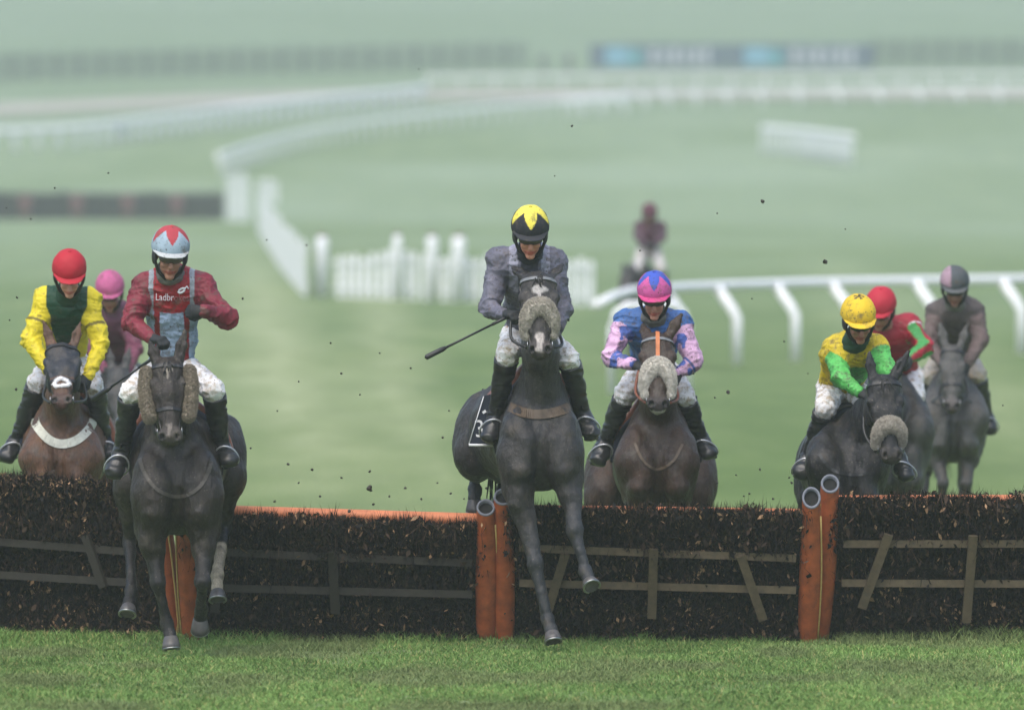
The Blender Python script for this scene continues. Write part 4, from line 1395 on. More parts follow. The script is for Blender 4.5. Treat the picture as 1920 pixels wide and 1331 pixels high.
    # cloth folds: ridged noise, tighter round the elbows, running across the limb
    wv = np.stack([vnoise(V * 7), vnoise(V * 7 + 9), vnoise(V * 7 + 17)], 1)
    rd = 1 - np.abs(2 * vnoise(V * np.array([11, 11, 15]) + wv * 2.2) - 1)
    rd2 = 1 - np.abs(2 * vnoise(V * np.array([22, 22, 34]) + wv * 3 + 31) - 1)
    rd3 = vnoise(V * 60 + wv * 4)
    el_ = np.exp(-((ta - 1.0) / .35) ** 2) * (da < .12)
    sm_ = vnoise(V * np.array([10, 10, 16]) + wv * 2.0 + 50) - .5
    V2 = V + N * (R.get('fold', 1) * (sm_ * .022 + (rd ** 3 - .3) * (.006 + .012 * el_) + (rd2 ** 3 - .3) * .007 + (rd3 - .5) * .004))[:, None]
    info = dict(V=V, N=N, arm=armf, side=side, ta=ta, tt=tt, u=u, da=da, front=N @ np.array([0, -1., 0]), J=J)
    C = R['silk'](info)
    silks = mesh_obj('silks', V2, Q, M[R.get('silkmat', 'silk')], person, C)
    TB = BVHTree.FromPolygons([Vector(v) for v in V2], Q.tolist())
    # ---- breeches
    pr = [(ell(J['pel'] + (0, .02, -.02), (.160, .135, .125)), .03)]
    for s, q in ((-1, 'L'), (1, 'R')):
        hi, kn = J['hi' + q], J['kn' + q]
        pr.append((cap(hi, kn, .095, .070), .04))
        pr.append((cap(kn, kn * .84 + J['an' + q] * .16, .068, .062), .02))
    V, Q = sculpt(pr, h * 1.1, .03).mesh(); N = normals(V, Q)
    wv = np.stack([vnoise(V * 7), vnoise(V * 7 + 9), vnoise(V * 7 + 17)], 1)
    V = V + N * (((1 - np.abs(2 * vnoise(V * np.array([12, 12, 18]) + wv * 2) - 1)) ** 2 - .45) * .014 + ((1 - np.abs(2 * vnoise(V * 30 + wv * 3) - 1)) ** 2 - .4) * .009)[:, None]
    bc = np.asarray(R.get('breech', (.80, .80, .80)))
    mesh_obj('breeches', V, Q, M['breech'], person, np.repeat(bc[None], len(V), 0))
    # ---- boots
    for s, q in ((-1, 'L'), (1, 'R')):
        kn, an, to = J['kn' + q], J['an' + q], J['to' + q]
        ax = nrm(an - kn); top = kn + ax * .05
        fo = nrm(to - an)
        pr = [(cap(top - ax * .04, kn * .5 + an * .5, .082, .061), .02), (cap(kn * .5 + an * .5, an, .060, .046), .02),
              (ecap(an - fo * .02, to, .056, .056, .060, .046, X1), .03), (ell(an - fo * .035 + ax * .03, (.046, .046, .046)), .03),
              (ecap(an - fo * .05 + ax * .062, to + ax * .042, .044, .014, .052, .014, X1), .01)]
        V, Q = sculpt(pr, h * 1.1, .03, (), [(top, -ax)]).mesh(); N = normals(V, Q)
        V = V + N * (((1 - np.abs(2 * vnoise(V * np.array([12, 12, 30])) - 1)) - .5) * .014)[:, None]
        mesh_obj('boot', V, Q, M['boot'], person)
        # ---- stirrup under the foot
        c = an * .45 + to * .55
        pts = []
        for a in np.linspace(-.5 * math.pi - .95, 1.5 * math.pi - .95 - .0, 22):
            pts.append(c + np.array([.080 * math.cos(a), -.01, 0]) - ax * (.100 * math.sin(a) - .03 if math.sin(a) > 0 else .07 * max(math.sin(a), -.8) - .03))
        if not R.get('simple'):
            st = MB().tube(pts, .0065, 6).build('stirrup', M['bright_metal'], K['obj'], True)
            a_ = K['J']['with_'] + np.array([s * .17, .2, -.10])
            b_ = c - ax * .13
            MB().bar(b_, a_, .012, .003, up=(1, 0, 0)).build('stirrup_leather', M['strap_black'], st)
    # ---- gloves
    for q in 'LR':
        w_, kd, nd = hands[q]
        pr = hand_prims(w_, kd, nd, 1.0, .004)
        pr.append((cap(w_ - nrm(J['ha' + q] - J['el' + q]) * .035, w_ + kd * .02, .033, .032), .015))
        V, Q = sculpt(pr, min(h, .007), .02).mesh()
        mesh_obj('glove', V, Q, M['glove'], person)
    for q, cc in R.get('cuffs', {}).items():
        a = nrm(J['ha' + q] - J['el' + q]); c = J['ha' + q] - a * .03
        MB().tube([c - a * .012, c + a * .012], .036, 14).build('wristband', cc, person, True)
    # ---- collar / snood
    if R.get('snood'):
        c = J['neck']
        pr = [(cap(hb - upv * .02, c, .070 * hs, .078), .02), (ecap(hp(0, .02, -.135), c + fw * .04, .07, .05, .085, .06, X1), .03)]
        V, Q = sculpt(pr, h, .03, [(he((0, .07, -.06), (.062, .09, .085)), .01)]).mesh(); N = normals(V, Q)
        V = V + N * (((1 - np.abs(2 * vnoise(V * np.array([12, 12, 40])) - 1)) - .5) * .012)[:, None]
        mesh_obj('neck_warmer', V, Q, M[R['snood']], person)
    # ---- helmet: shell, peak and button
    ph = .0055 if not R.get('simple') else .010
    pr = [(he((0, -.012, .045), (.114, .138, .122)), .0), (he((0, -.05, .0), (.108, .10, .10)), .02)]
    Fd = sculpt(pr, ph, .03)
    Fd.plane(hp(0, .0, .020), -(upv * .97 - fw * .0))
    V, Q = Fd.mesh(); N = normals(V, Q)
    q = (V - hp(0, -.012, .030)) / hs
    a_, b_, c_ = q @ rt, q @ fw, q @ upv
    phi = np.arctan2(a_, b_); pol = np.arccos(np.clip(c_ / (np.linalg.norm(q, axis=1) + 1e-9), -1, 1))
    V = V + N * ((vnoise(V * 26) - .5) * .006)[:, None]
    C = R['cap'](phi, pol, a_, b_, c_)
    hm_ = M[R.get('capmat', 'helmet')]
    hel = mesh_obj('helmet', V, Q, hm_, person, C)
    V, Q = sculpt([(he((0, .098, .024), (.088, .078, .010)), 0), (he((0, .055, .030), (.108, .08, .012)), .01)], ph, .02).mesh()
    mesh_obj('peak', V, Q, hm_, hel, np.repeat(np.asarray(R['peak'])[None], len(V), 0))
    V, Q = sculpt([(he((0, -.012, .166), (.012, .012, .008)), 0)], .004, .01).mesh()
    mesh_obj('button', V, Q, hm_, hel, np.repeat(np.asarray(R.get('button', R['peak']))[None], len(V), 0))
    # harness
    for s in (-1, 1):
        mb = MB()
        mb.tube([hp(s * .096, .03, .03), hp(s * .088, .035, -.04), hp(s * .066, .045, -.10), hp(s * .02, .06, -.142)], .011, 6)
        mb.build('chin_strap', M['strap_black'], hel, True)
        V, Q = sculpt([(he((s * .090, -.01, -.015), (.018, .05, .055)), 0)], .008, .02).mesh()
        mesh_obj('ear_pad', V, Q, M['strap_black'], hel)
    # goggles
    g = R.get('goggles')
    if g:
        pr = [(he((0, .086, -.006), (.072, .040, .031)), 0)]
        cutsg = [(he((0, .04, -.03), (.062, .06, .075)), .004), (he((0, .13, -.044), (.017, .04, .020)), .006)]
        V, Q = sculpt(pr, .006, .02, cutsg).mesh()
        if len(Q):
            go = mesh_obj('goggles', V, Q, M['lens'] if g == 'dark' else M['lens_clear'], hel)
            MB().tube([hp(-.07, .075, .022), hp(-.04, .118, .024), hp(0, .126, .025), hp(.04, .118, .024), hp(.07, .075, .022)], .0065, 6).build('frame', M['strap_black'], go, True)
    # reins from the bit to the hands
    if not R.get('simple'):
        hd = K['hd']
        mb = None
        for s, q in ((-1, 'L'), (1, 'R')):
            if q in R.get('norein', ''): continue
            a = hd(s * .074, .505, -.09); b = J['ha' + q] + hands[q][1] * .06
            m_ = a * .5 + b * .5 + np.array([s * .05, .0, -.05])
            rows = spline([a, m_, b], 12)
            MB().tube(rows, .0105, 6).build('rein', R.get('rein', M['strap_black']), K['obj'], True)
    return dict(J=J, obj=person, TB=TB, hands=hands, hp=hp, silks=silks)


M['lens_clear'] = plain_mat('smeared_goggle_lens', (0.07, 0.055, 0.045), 0.15, 0.4, 40, bump=0.05, spec=0.6)


def whip(a, b, label, flap=.0):
    a, b = np.asarray(a, float), np.asarray(b, float); d = nrm(b - a); b = b - d * .17
    root = empty('riding_whip', a); tag(root, label, 'whip')
    MB().tube([a - d * .06, a + d * .10], [.012, .010], 8).build('grip', M['strap_black'], root, True)
    MB().tube([a + d * .101, a * .35 + b * .65, b], [.0075, .0075, .0085], 8).build('shaft', M['strap_black'], root, True)
    MB().tube([b + d * .001, b + d * .03, b + d * .16, b + d * .17], [.011, .017, .018, .006], 8).build('flap', M['strap_black'], root, True)


def text_on(R, txt, px, py, d, height, width, name, mat, TB, dy=.004, rot=0.0, parent=None, cols=None):
    cu = bpy.data.curves.new('lettering', 'FONT'); cu.body = txt; cu.size = 1; cu.resolution_u = 3
    t = bpy.data.objects.new('lettering', cu)
    me = bpy.data.meshes.new_from_object(t)
    v = np.array([x.co[:] for x in me.vertices]); fs = [tuple(p.vertices) for p in me.polygons]
    bpy.data.objects.remove(t); bpy.data.curves.remove(cu); bpy.data.meshes.remove(me)
    x = v[:, 0] - v[:, 0].min(); y = v[:, 1] - v[:, 1].min()
    x = x / x.max() * width; y = y / y.max() * height
    x -= width / 2; y -= height / 2
    c, s = math.cos(rot), math.sin(rot)
    p0 = at(px, py, d)
    out = []
    for a, b in zip(x, y):
        w = p0 + np.array([a * c - b * s, -.6, a * s + b * c])
        hit = TB.ray_cast(Vector(w), Vector((0, 1, 0)))[0]
        w = np.array(hit) if hit is not None else p0 + np.array([a * c - b * s, 0, a * s + b * c])
        out.append(w - np.array([0, dy, 0]))
    return mesh_obj(name, np.array(out), fs, mat, parent, None if cols is None else cols(x), False)

# ================================================================= THE FIELD
def two(mask, a, b):
    return np.where(mask[:, None], np.asarray(a)[None], np.asarray(b)[None])


GREYCOAT = (.062, .062, .064)


def cap_star(star, ground_, p0=.42, dep=.62, n=5, ph=0.0):
    f = star_fn(p0, dep, n, ph)
    return lambda phi, pol, a, b, c: two(f(phi, pol), star, ground_)


def cap_plain(col):
    return lambda phi, pol, a, b, c: np.repeat(np.asarray(col)[None], len(phi), 0)


# --- silks patterns --------------------------------------------------
def silk_lead(i):
    n = len(i['V']); C = np.repeat(srgb(104, 104, 118)[None], n, 0)
    C = np.where((~i['arm'] & (i['tt'] > .70) & (np.abs(i['u']) > .075) & (np.abs(i['u']) < .135))[:, None], srgb(150, 150, 166), C)
    C = np.where((~i['arm'] & (np.abs(i['u']) < .055))[:, None], srgb(70, 70, 80), C)
    return C


def silk_maroon(i):
    u, t = np.abs(i['u']), i['tt']
    blue, red, mar, strap = srgb(150, 170, 196), srgb(146, 28, 38), srgb(118, 38, 52), srgb(138, 146, 154)
    C = two(u < .078, blue, blue * .9)
    C = np.where(((u > .078) & (u < .112))[:, None], red * .75, C)
    C = np.where(((t > .68) & (u < .120))[:, None], red, C)
    C = np.where(((t > .60) & (u > .118) & (u < .150))[:, None], strap, C)
    C = np.where(((t > .60) & (u >= .150))[:, None], mar, C)
    return np.where(i['arm'][:, None], mar, C)


def silk_yellow(i):
    u, t = np.abs(i['u']), i['tt']
    y, g = srgb(214, 196, 40), srgb(16, 62, 40)
    gr = (~i['arm']) & (i['front'] > -.2) & (u < .035 + .085 * np.clip((t - .35) / .5, 0, 1.3)) & (t > .30)
    C = two(gr, g, y)
    st = i['arm'] & (i['ta'] > .55) & (i['ta'] < .62) & (i['front'] > .3)
    return np.where(st[:, None], srgb(110, 100, 30), C)


def silk_pink(i):
    pink, blue = srgb(208, 168, 200), srgb(64, 104, 164)
    V = i['V']; s = (vnoise(V * 17 + 2) > .66) | (i['arm'] & (np.abs(i['ta'] - 1.30) < .06))
    arm = two(s, srgb(76, 98, 170), pink)
    return np.where((i['arm'] & (i['ta'] > .18))[:, None], arm, blue)


def silk_green(i):
    g, y = srgb(92, 186, 92), srgb(206, 182, 36)
    u = i['u']
    C = two((u < -.075) | (i['front'] < -.1), y, g * .75)
    C = np.where(((i['tt'] > .86) | ((i['tt'] < .35) & (u > -.02)))[:, None], y, C)
    return np.where(i['arm'][:, None], g, C)


def silk_striped(i):
    w, r, g = srgb(225, 225, 228), srgb(150, 32, 50), srgb(64, 140, 74)
    b = (i['ta'] * 4.2) % 3
    arm = np.where((i['ta'] < .22)[:, None], w, two((np.sin(np.arctan2(i['N'][:, 2], i['N'][:, 0]) * 2 + 1) > 0), r, g))
    return np.where(i['arm'][:, None], arm, r)


def plain_silk(col, col2=None):
    def f(i):
        C = np.repeat(np.asarray(col)[None], len(i['V']), 0)
        if col2 is not None: C = np.where((i['arm'])[:, None], np.asarray(col2)[None], C)
        return C
    return f


# --- extra tack -------------------------------------------------------
def cheek_fleece(K, br):
    hd = K['hd']
    for s in (-1, 1):
        pts = [hd(s * .122, .07, -.05), hd(s * .130, .16, -.05), hd(s * .126, .28, -.06), hd(s * .112, .385, -.065)]
        fleece([ecap(pts[i], pts[i + 1], .044, .055, .042, .052, K['U']) for i in range(3)], .01, 'cheekpiece', M['fleece_dark'], br)


def forehead_strap(mat, v0=-.06, v1=.27, w=.024):
    def f(K, br):
        hd, U, W_ = K['hd'], K['U'], K['W']; rows = []
        for t in np.linspace(v0, v1, 20):
            row = []
            for s in (-1, 1):
                p = hd(s * w / 2, t, .35); hit = K['T'].ray_cast(Vector(p), Vector(-W_))[0]
                row.append((np.array(hit) if hit is not None else hd(s * w / 2, t, .03), W_))
            rows.append(row)
        ribbon(rows, .006, .004, 'face_strap', mat, br)
    return f


def hood(K, br):
    pass


def nose_badge(K, br):
    hd, W_ = K['hd'], K['W']; pts = []
    for a in np.linspace(0, 2 * math.pi, 21):
        p = hd(.044 * math.cos(a), .405 + .036 * math.sin(a), .3); hit = K['T'].ray_cast(Vector(p), Vector(-W_))[0]
        pts.append((np.array(hit) if hit is not None else p) + W_ * .006)
    fleece([cap(pts[i], pts[i + 1], .013, .013) for i in range(20)], .004, 'nose_ring', M['white_mark'], br, .006)


def star_mark(v0, ru, rv, tail=None, tw=.008):
    def f(hu, hv, hw, V, J):
        n = (vnoise(np.stack([hu * 40, hv * 40, hu * 0], 1)) - .5) * .5
        m = sstep(1.15, .75, np.hypot(hu / ru, (hv - v0) / rv) + n) * (hw > -.09)
        if tail: m = np.maximum(m, sstep(tw * 1.5, tw * .7, np.abs(hu + n * .012)) * (hv > v0) * (hv < tail) * (hw > -.09))
        return m
    return f


def snip(v0, v1, w, ):
    def f(hu, hv, hw, V, J):
        n = (vnoise(np.stack([hu * 40, hv * 30, hu * 0], 1)) - .5) * .02
        return sstep(w * 1.3, w * .8, np.abs(hu + n)) * sstep(v0 - .01, v0 + .01, hv) * sstep(v1 + .012, v1 - .008, hv) * (hw > -.06)
    return f


def hood_mark(hu, hv, hw, V, J):
    return (hv > -.02) * (hv < .33 - 2.0 * hu * hu) * (np.abs(hu) < .2) * (hw > -.26) * (hw < .1) * 1.0


def chin_mark(hu, hv, hw, V, J):
    return sstep(.572, .582, hv) * (hv < .68) * (np.abs(hu) < .08) * (hw < -.035) * (hw > -.2) * 1.0


# =============================== the lead horse, dark grey, over the hurdle
def lead():
    K = build_horse(dict(
        cx=1013, d0=59.0, label='dark grey leading horse with a pale star landing over the hurdle, whip-carrying rider in grey', h=.0095,
        coat=(.029, .026, .025), dark=(.027, .029, .033), muzc=(.044, .036, .033), cw=.262, bw=.27, hw=.24, nw=.165, hl=.585, hwf=1.2,
        px=dict(poll=(1010, 513, -.20), muz=(1013, 660, -.45), earL=(959, 499, .05), earR=(1056, 496, .06),
                nm=(1013, 655, .06), nb=(1014, 785, .30), chest=(1013, 845, .05), with_=(1010, 705, .5), bar1=(1003, 815, .6), bar2=(962, 805, 1.25),
                croup=(936, 800, 1.75), tailb=(925, 765, 2.05),
                shL=(966, 855, .02), shR=(1060, 850, .02), elL=(971, 915, .06), elR=(1064, 895, .06),
                knL=(1004, 1056, -.10), feL=(1026, 1162, -.16), hoL=(1035, 1187, -.21),
                knR=(1079, 995, -.16), feR=(1098, 1072, -.22), hoR=(1106, 1091, -.28),
                hpL=(908, 808, 1.75), hpR=(960, 800, 1.75), stL=(887, 852, 1.45), stR=(945, 860, 1.45),
                hkL=(890, 880, 2.0), hkR=(945, 890, 2.0), hfL=(892, 918, 1.78), hfR=(942, 915, 1.78), hhL=(890, 937, 1.74), hhR=(939, 930, 1.74)),
        hoofdir=dict(hoL=(.16, -.45, -.88), hoR=(.30, -.72, -.62), hhL=(0, .25, -1), hhR=(-.1, .25, -1)),
        marks=[(star_mark(.125, .046, .034, .30), (.40, .38, .36)), (snip(.44, .575, .020), (.42, .38, .35))],
        noseband=(.250, .078, .044, M['fleece'], .145), brow=M['strap_grey'], tail=(.05, .10, -.35), maneside=-1))
    front_strap(K, [(954, 762), (985, 774), (1020, 776), (1055, 768), (1088, 752)], .062, 'breast_girth', M['strap_brown'], K['obj'])
    R = build_rider(dict(
        label='jockey in mud-spattered grey silks and black cap with a yellow star', h=.0065, hs=1.10, face=(2, 24, 0),
        px=dict(head=(994, 437, .0), neck=(993, 476, .16), shL=(938, 490, .22), shR=(1036, 490, .22), elL=(916, 580, .12), elR=(1054, 584, .10),
                haL=(948, 590, -.10), haR=(1046, 612, -.02), pel=(990, 628, .66), hiL=(966, 632, .62), hiR=(1012, 632, .62), knL=(952, 664, .22), knR=(1066, 672, .24),
                anL=(929, 782, .50), anR=(1093, 778, .50), toL=(918, 818, .38), toR=(1108, 812, .38)),
        hdL=(.5, -.6, .05), hdR=(-.2, -.8, .1), hnL=(.1, .4, -1), silk=silk_lead, silkmat='silk', cap=cap_star(srgb(226, 212, 84), srgb(34, 36, 42), .46, .80, 5),
        peak=srgb(40, 42, 48), button=srgb(200, 185, 60), goggles='clear', snood='snood_dark', skin=srgb(206, 142, 118), rein=M['strap_black']), K)
    # number on the saddle cloth, right flank as the viewer sees it
    cl = K['cloth']
    if cl:
        num = []
        quarter = MB()
        dq = 59.50
        pts = [at(880, 834, dq), at(924, 834, dq), at(936, 735, dq), at(908, 742, dq)]
        quarter.add([p for p in pts] + [p + np.array([0.004, .012, 0]) for p in pts], [(0, 1, 2, 3), (7, 6, 5, 4), (0, 4, 5, 1), (1, 5, 6, 2), (2, 6, 7, 3), (3, 7, 4, 0)])
        qo = quarter.build('number_cloth', M['cloth_navy'], K['obj'])
        MB().tube([at(879, 834, dq - .01), at(924, 835, dq - .01)], .009, 6).build('piping', M['white_mark'], qo, True)
        MB().tube([at(879, 833, dq - .01), at(907, 743, dq - .01)], .0035, 6).build('piping', M['white_mark'], qo, True)
        TBq = BVHTree.FromPolygons([Vector(p) for p in quarter.v], quarter.f)
        text_on(R, '3', 899, 803, dq, .115, .055, 'number', M['white_mark'], TBq, .004, .10, qo)
        text_on(R, '-', 908, 772, dq, .018, .026, 'number_mark', M['white_mark'], TBq, .004, .6, qo)
    whip(at(946, 597, 58.86), at(797, 671, 58.6), 'black riding whip held out to the left by the jockey in grey')
    return K


# =============================== the horse on the left with cheekpieces
def cheek_horse():
    K = build_horse(dict(
        cx=325, d0=58.0, label='dark bay horse with sheepskin cheekpieces over the hurdle, one muddy white hind sock', h=.0095,
        coat=(.018, .0125, .009), dark=(.007, .006, .0055), muzc=(.040, .034, .030), cw=.275, bw=.30, hw=.28, nw=.165, hl=.565, hwf=1.2,
        px=dict(poll=(314, 676, -.2), muz=(318, 822, -.42), earL=(280, 640, -.12), earR=(347, 618, -.10),
                nm=(320, 762, .08), nb=(326, 850, .30), chest=(331, 925, .05), with_=(322, 765, .5), bar1=(333, 865, .6), bar2=(338, 855, 1.2),
                croup=(338, 825, 1.75), tailb=(338, 780, 2.0),
                shL=(282, 930, .0), shR=(382, 930, .0), elL=(283, 990, .10), elR=(382, 992, .10),
                knL=(296, 1092, .0), feL=(314, 1168, .05), hoL=(320, 1196, .0), knR=(380, 1090, -.12), feR=(377, 1140, .12), hoR=(375, 1160, .16),
                hpL=(270, 830, 1.72), hpR=(405, 830, 1.72), stL=(248, 910, 1.45), stR=(425, 895, 1.45),
                hkL=(243, 1010, 1.66), hkR=(420, 985, 1.66), hfL=(246, 1108, 1.32), hfR=(408, 1078, 1.28), hhL=(241, 1138, 1.22), hhR=(408, 1110, 1.20)),
        hoofdir=dict(hhL=(-.1, -.55, -.8), hhR=(.05, -.5, -.85), hoL=(.1, -.2, -1), hoR=(0, .6, -.8)),
        socks=[('hR', (.34, .29, .21))],
        marks=[(star_mark(.075, .030, .026, .14, .006), (.26, .23, .19)), (snip(.47, .56, .014), (.14, .12, .105))],
        extras=[cheek_fleece], tail=(.10, .25, -.35), maneside=1))
    front_strap(K, [(262, 858), (268, 880), (282, 904), (302, 922), (330, 931), (355, 926), (378, 908), (392, 880), (398, 855)], .024, 'breastplate', M['strap_dark'], K['obj'])
    R = build_rider(dict(
        label='jockey in maroon and pale blue silks with one gloved hand raised to his chest', h=.0065, hs=1.10, face=(6, 16, -3),
        px=dict(head=(319, 476, .25), neck=(322, 516, .40), shL=(270, 540, .42), shR=(376, 538, .42), elL=(246, 604, .28), elR=(424, 596, .22),
                haL=(286, 636, .06), haR=(383, 584, .02), pel=(324, 690, .62), hiL=(298, 695, .60), hiR=(348, 695, .60), knL=(246, 736, .26), knR=(400, 730, .26),
                anL=(227, 852, .50), anR=(416, 842, .50), toL=(214, 884, .38), toR=(430, 862, .38)),
        hdL=(.6, -.6, .0), hdR=(-1, -.12, .05), hnR=(.1, 1, -.1), hnL=(.1, .3, -1), tw=.165, silk=silk_maroon, silkmat='silk',
        cap=cap_star(srgb(168, 58, 68), srgb(150, 170, 184), .44, .74, 5), peak=srgb(176, 180, 180), button=srgb(190, 60, 70), goggles='clear',
        snood='snood', skin=srgb(170, 122, 102), norein='R', rein=M['strap_black']), K)
    t = text_on(R, 'Ladbrokes', 322, 558, 58.2, .046, .215, 'lettering', M['silk_clean'], R['TB'], .004, -.03, R['silks'],
                lambda x: two(x < .012, srgb(225, 215, 222), srgb(150, 105, 105)))
    # looped emblem above the lettering
    TB = R['TB']; mb = MB()
    def pr(px, py):
        w = at(px, py, 57.4); hit = TB.ray_cast(Vector(w), Vector((0, 1, 0)))[0]
        return (np.array(hit) if hit is not None else at(px, py, 58.2)) - np.array([0, .006, 0])
    mb.tube([pr(331 + 6 * math.cos(a), 549 + 3.6 * math.sin(a) - 2.5 * math.cos(a)) for a in np.linspace(0, 2 * math.pi, 16)], .0075, 6)
    mb.tube([pr(336, 546), pr(341, 541), pr(344, 546)], .0055, 6)
    mb.build('emblem', M['white_mark'], R['silks'], True)
    whip(at(282, 675, 57.9), at(172, 750, 58.1), 'black riding whip slanting down beside the maroon jockey')
    return K


def breast_bay():
    K = build_horse(dict(
        cx=115, d0=62.6, label='brown horse in a dark hood with a white breastplate, behind the leftmost hurdle', h=.011,
        coat=(.105, .050, .026), dark=(.04, .024, .018), muzc=(.065, .033, .026), cw=.245, bw=.29, hl=.58, hwf=1.18,
        px=dict(poll=(117, 645, -.2), muz=(115, 755, -.62), earL=(80, 600, -.12), earR=(151, 603, -.10), nm=(116, 740, .12), nb=(114, 815, .30), chest=(112, 880, .05), with_=(116, 760, .5)),
        marks=[(hood_mark, (.022, .026, .036))], extras=[nose_badge], noseband='strap', forelock=False, saddlemat=M['strap_tan']))
    front_strap(K, [(64, 782), (70, 800), (92, 824), (117, 832), (145, 824), (168, 803), (176, 786)], .062, 'breastplate', M['strap_white'], K['obj'])
    build_rider(dict(
        label='jockey in yellow silks with a green chest and plain red cap', h=.007, hs=1.06, face=(4, 30, 0),
        px=dict(head=(130, 514, .05), neck=(126, 560, .22), shL=(86, 562, .26), shR=(166, 564, .26), elL=(58, 636, .15), elR=(190, 645, .15),
                haL=(88, 692, -.02), haR=(164, 706, -.02), pel=(122, 680, .7), hiL=(100, 686, .68), hiR=(145, 686, .68), knL=(72, 716, .3), knR=(176, 724, .3),
                anL=(30, 828, .58), anR=(198, 830, .58), toL=(12, 856, .48), toR=(206, 852, .48)),
        silk=silk_yellow, silkmat='silk_clean', cap=cap_plain(srgb(172, 26, 44)), capmat='helmet_clean', peak=srgb(172, 26, 44), goggles=None, snood='snood_green',
        breech=(.74, .75, .78), skin=srgb(214, 160, 140), cuffs={'R': M['strap_orange']}), K)


def noseband_brown():
    K = build_horse(dict(
        cx=1233, d0=61.9, label='brown horse with thick pale sheepskin noseband and orange face strap, behind the hurdle', h=.011,
        coat=(.040, .021, .0125), dark=(.022, .016, .013), muzc=(.025, .020, .019), cw=.25, bw=.28, hw=.30, hl=.585, hwf=1.16,
        px=dict(poll=(1233, 627, -.2), muz=(1234, 765, -.50), earR=(1278, 588, -.10), earL=(1204, 606, .02), nm=(1233, 735, .1), nb=(1234, 810, .30), chest=(1234, 880, .05), with_=(1232, 760, .5),
                croup=(1215, 850, 1.75), hpL=(1146, 880, 1.72), hpR=(1296, 880, 1.72), stL=(1132, 935, 1.45), stR=(1302, 930, 1.45)),
        mv=dict(bar1=(0, 0, -.08), bar2=(0, 0, -.08)),
        marks=[(chin_mark, (.50, .46, .40))],
        noseband=(.265, .078, .046, M['fleece_pale'], .15), brow=M['strap_grey'], extras=[forehead_strap(M['strap_orange'])], forelock=False))
    front_strap(K, [(1190, 830), (1205, 862), (1232, 880), (1262, 864), (1280, 832)], .018, 'breastplate', M['strap_brown'], K['obj'])
    build_rider(dict(
        label='jockey in pink sleeves with blue stars and a blue body', h=.007, hs=1.06, face=(-2, 20, 0),
        px=dict(head=(1227, 556, .05), neck=(1224, 598, .2), shL=(1175, 604, .25), shR=(1272, 606, .25), elL=(1144, 668, .14), elR=(1301, 678, .14),
                haL=(1186, 684, -.02), haR=(1272, 700, .10), pel=(1226, 695, .7), hiL=(1204, 700, .68), hiR=(1250, 700, .68), knL=(1172, 738, .3), knR=(1284, 742, .3),
                anL=(1134, 828, .56), anR=(1314, 824, .56), toL=(1123, 862, .45), toR=(1328, 850, .45)),
        hdL=(.8, -.5, -.1), silk=silk_pink, silkmat='silk', cap=cap_star(srgb(58, 84, 176), srgb(190, 84, 146), .40, .80, 5), peak=srgb(190, 62, 122), button=srgb(50, 70, 160),
        goggles='clear', snood='snood', skin=srgb(190, 136, 116), rein=M['strap_tan']), K)


def black_turning():
    K = build_horse(dict(
        cx=1590, d0=61.7, label='near-black horse with its head turned, brown sheepskin noseband, by the orange posts', h=.011,
        coat=(.011, .0105, .0115), dark=(.007, .007, .008), muzc=(.022, .020, .021), cw=.235, bw=.26, hl=.60, hwf=1.18, hx=(.975, .22, 0),
        px=dict(poll=(1658, 708, -.22), muz=(1674, 860, -.42), earL=(1630, 660, -.14), earR=(1704, 659, -.10), nm=(1630, 782, .10), nb=(1606, 850, .30), chest=(1592, 910, .05), with_=(1592, 790, .5),
                bar1=(1584, 885, .6), bar2=(1572, 875, 1.2), croup=(1564, 860, 1.75), hpL=(1540, 880, 1.75), hpR=(1600, 880, 1.75), stL=(1532, 940, 1.45), stR=(1600, 940, 1.45)),
        noseband=(.345, .074, .040, M['fleece'], .10), marks=[(star_mark(.10, .014, .014), (.12, .11, .11))], saddlemat=M['strap_black'], brow=M['strap_black'], forelock=True))
    front_strap(K, [(1535, 850), (1560, 880), (1600, 890), (1640, 884)], .02, 'breastplate', M['strap_black'], K['obj'])
    build_rider(dict(
        label='jockey in bright green sleeves and muddy yellow cap leaning to one side', h=.007, hs=1.06, face=(10, 26, 4),
        px=dict(head=(1610, 600, .05), neck=(1598, 646, .24), shL=(1570, 662, .28), shR=(1642, 654, .22), elL=(1576, 706, .08), elR=(1668, 700, .06),
                haL=(1612, 736, -.05), haR=(1664, 738, .0), pel=(1574, 722, .74), hiL=(1560, 732, .70), hiR=(1604, 738, .70), knL=(1548, 764, .32), knR=(1652, 775, .32),
                anL=(1516, 858, .56), anR=(1688, 866, .56), toL=(1502, 886, .45), toR=(1698, 890, .45)),
        hdL=(.7, -.6, -.2), silk=silk_green, silkmat='silk', cap=lambda phi, pol, a, b, c: two((pol < .28) & (np.sin(phi * 5) > 0), srgb(60, 58, 40), srgb(218, 184, 42)),
        capmat='helmet', peak=srgb(218, 184, 42), button=srgb(60, 58, 40), goggles='dark', snood='snood_green', skin=srgb(172, 118, 98)), K)


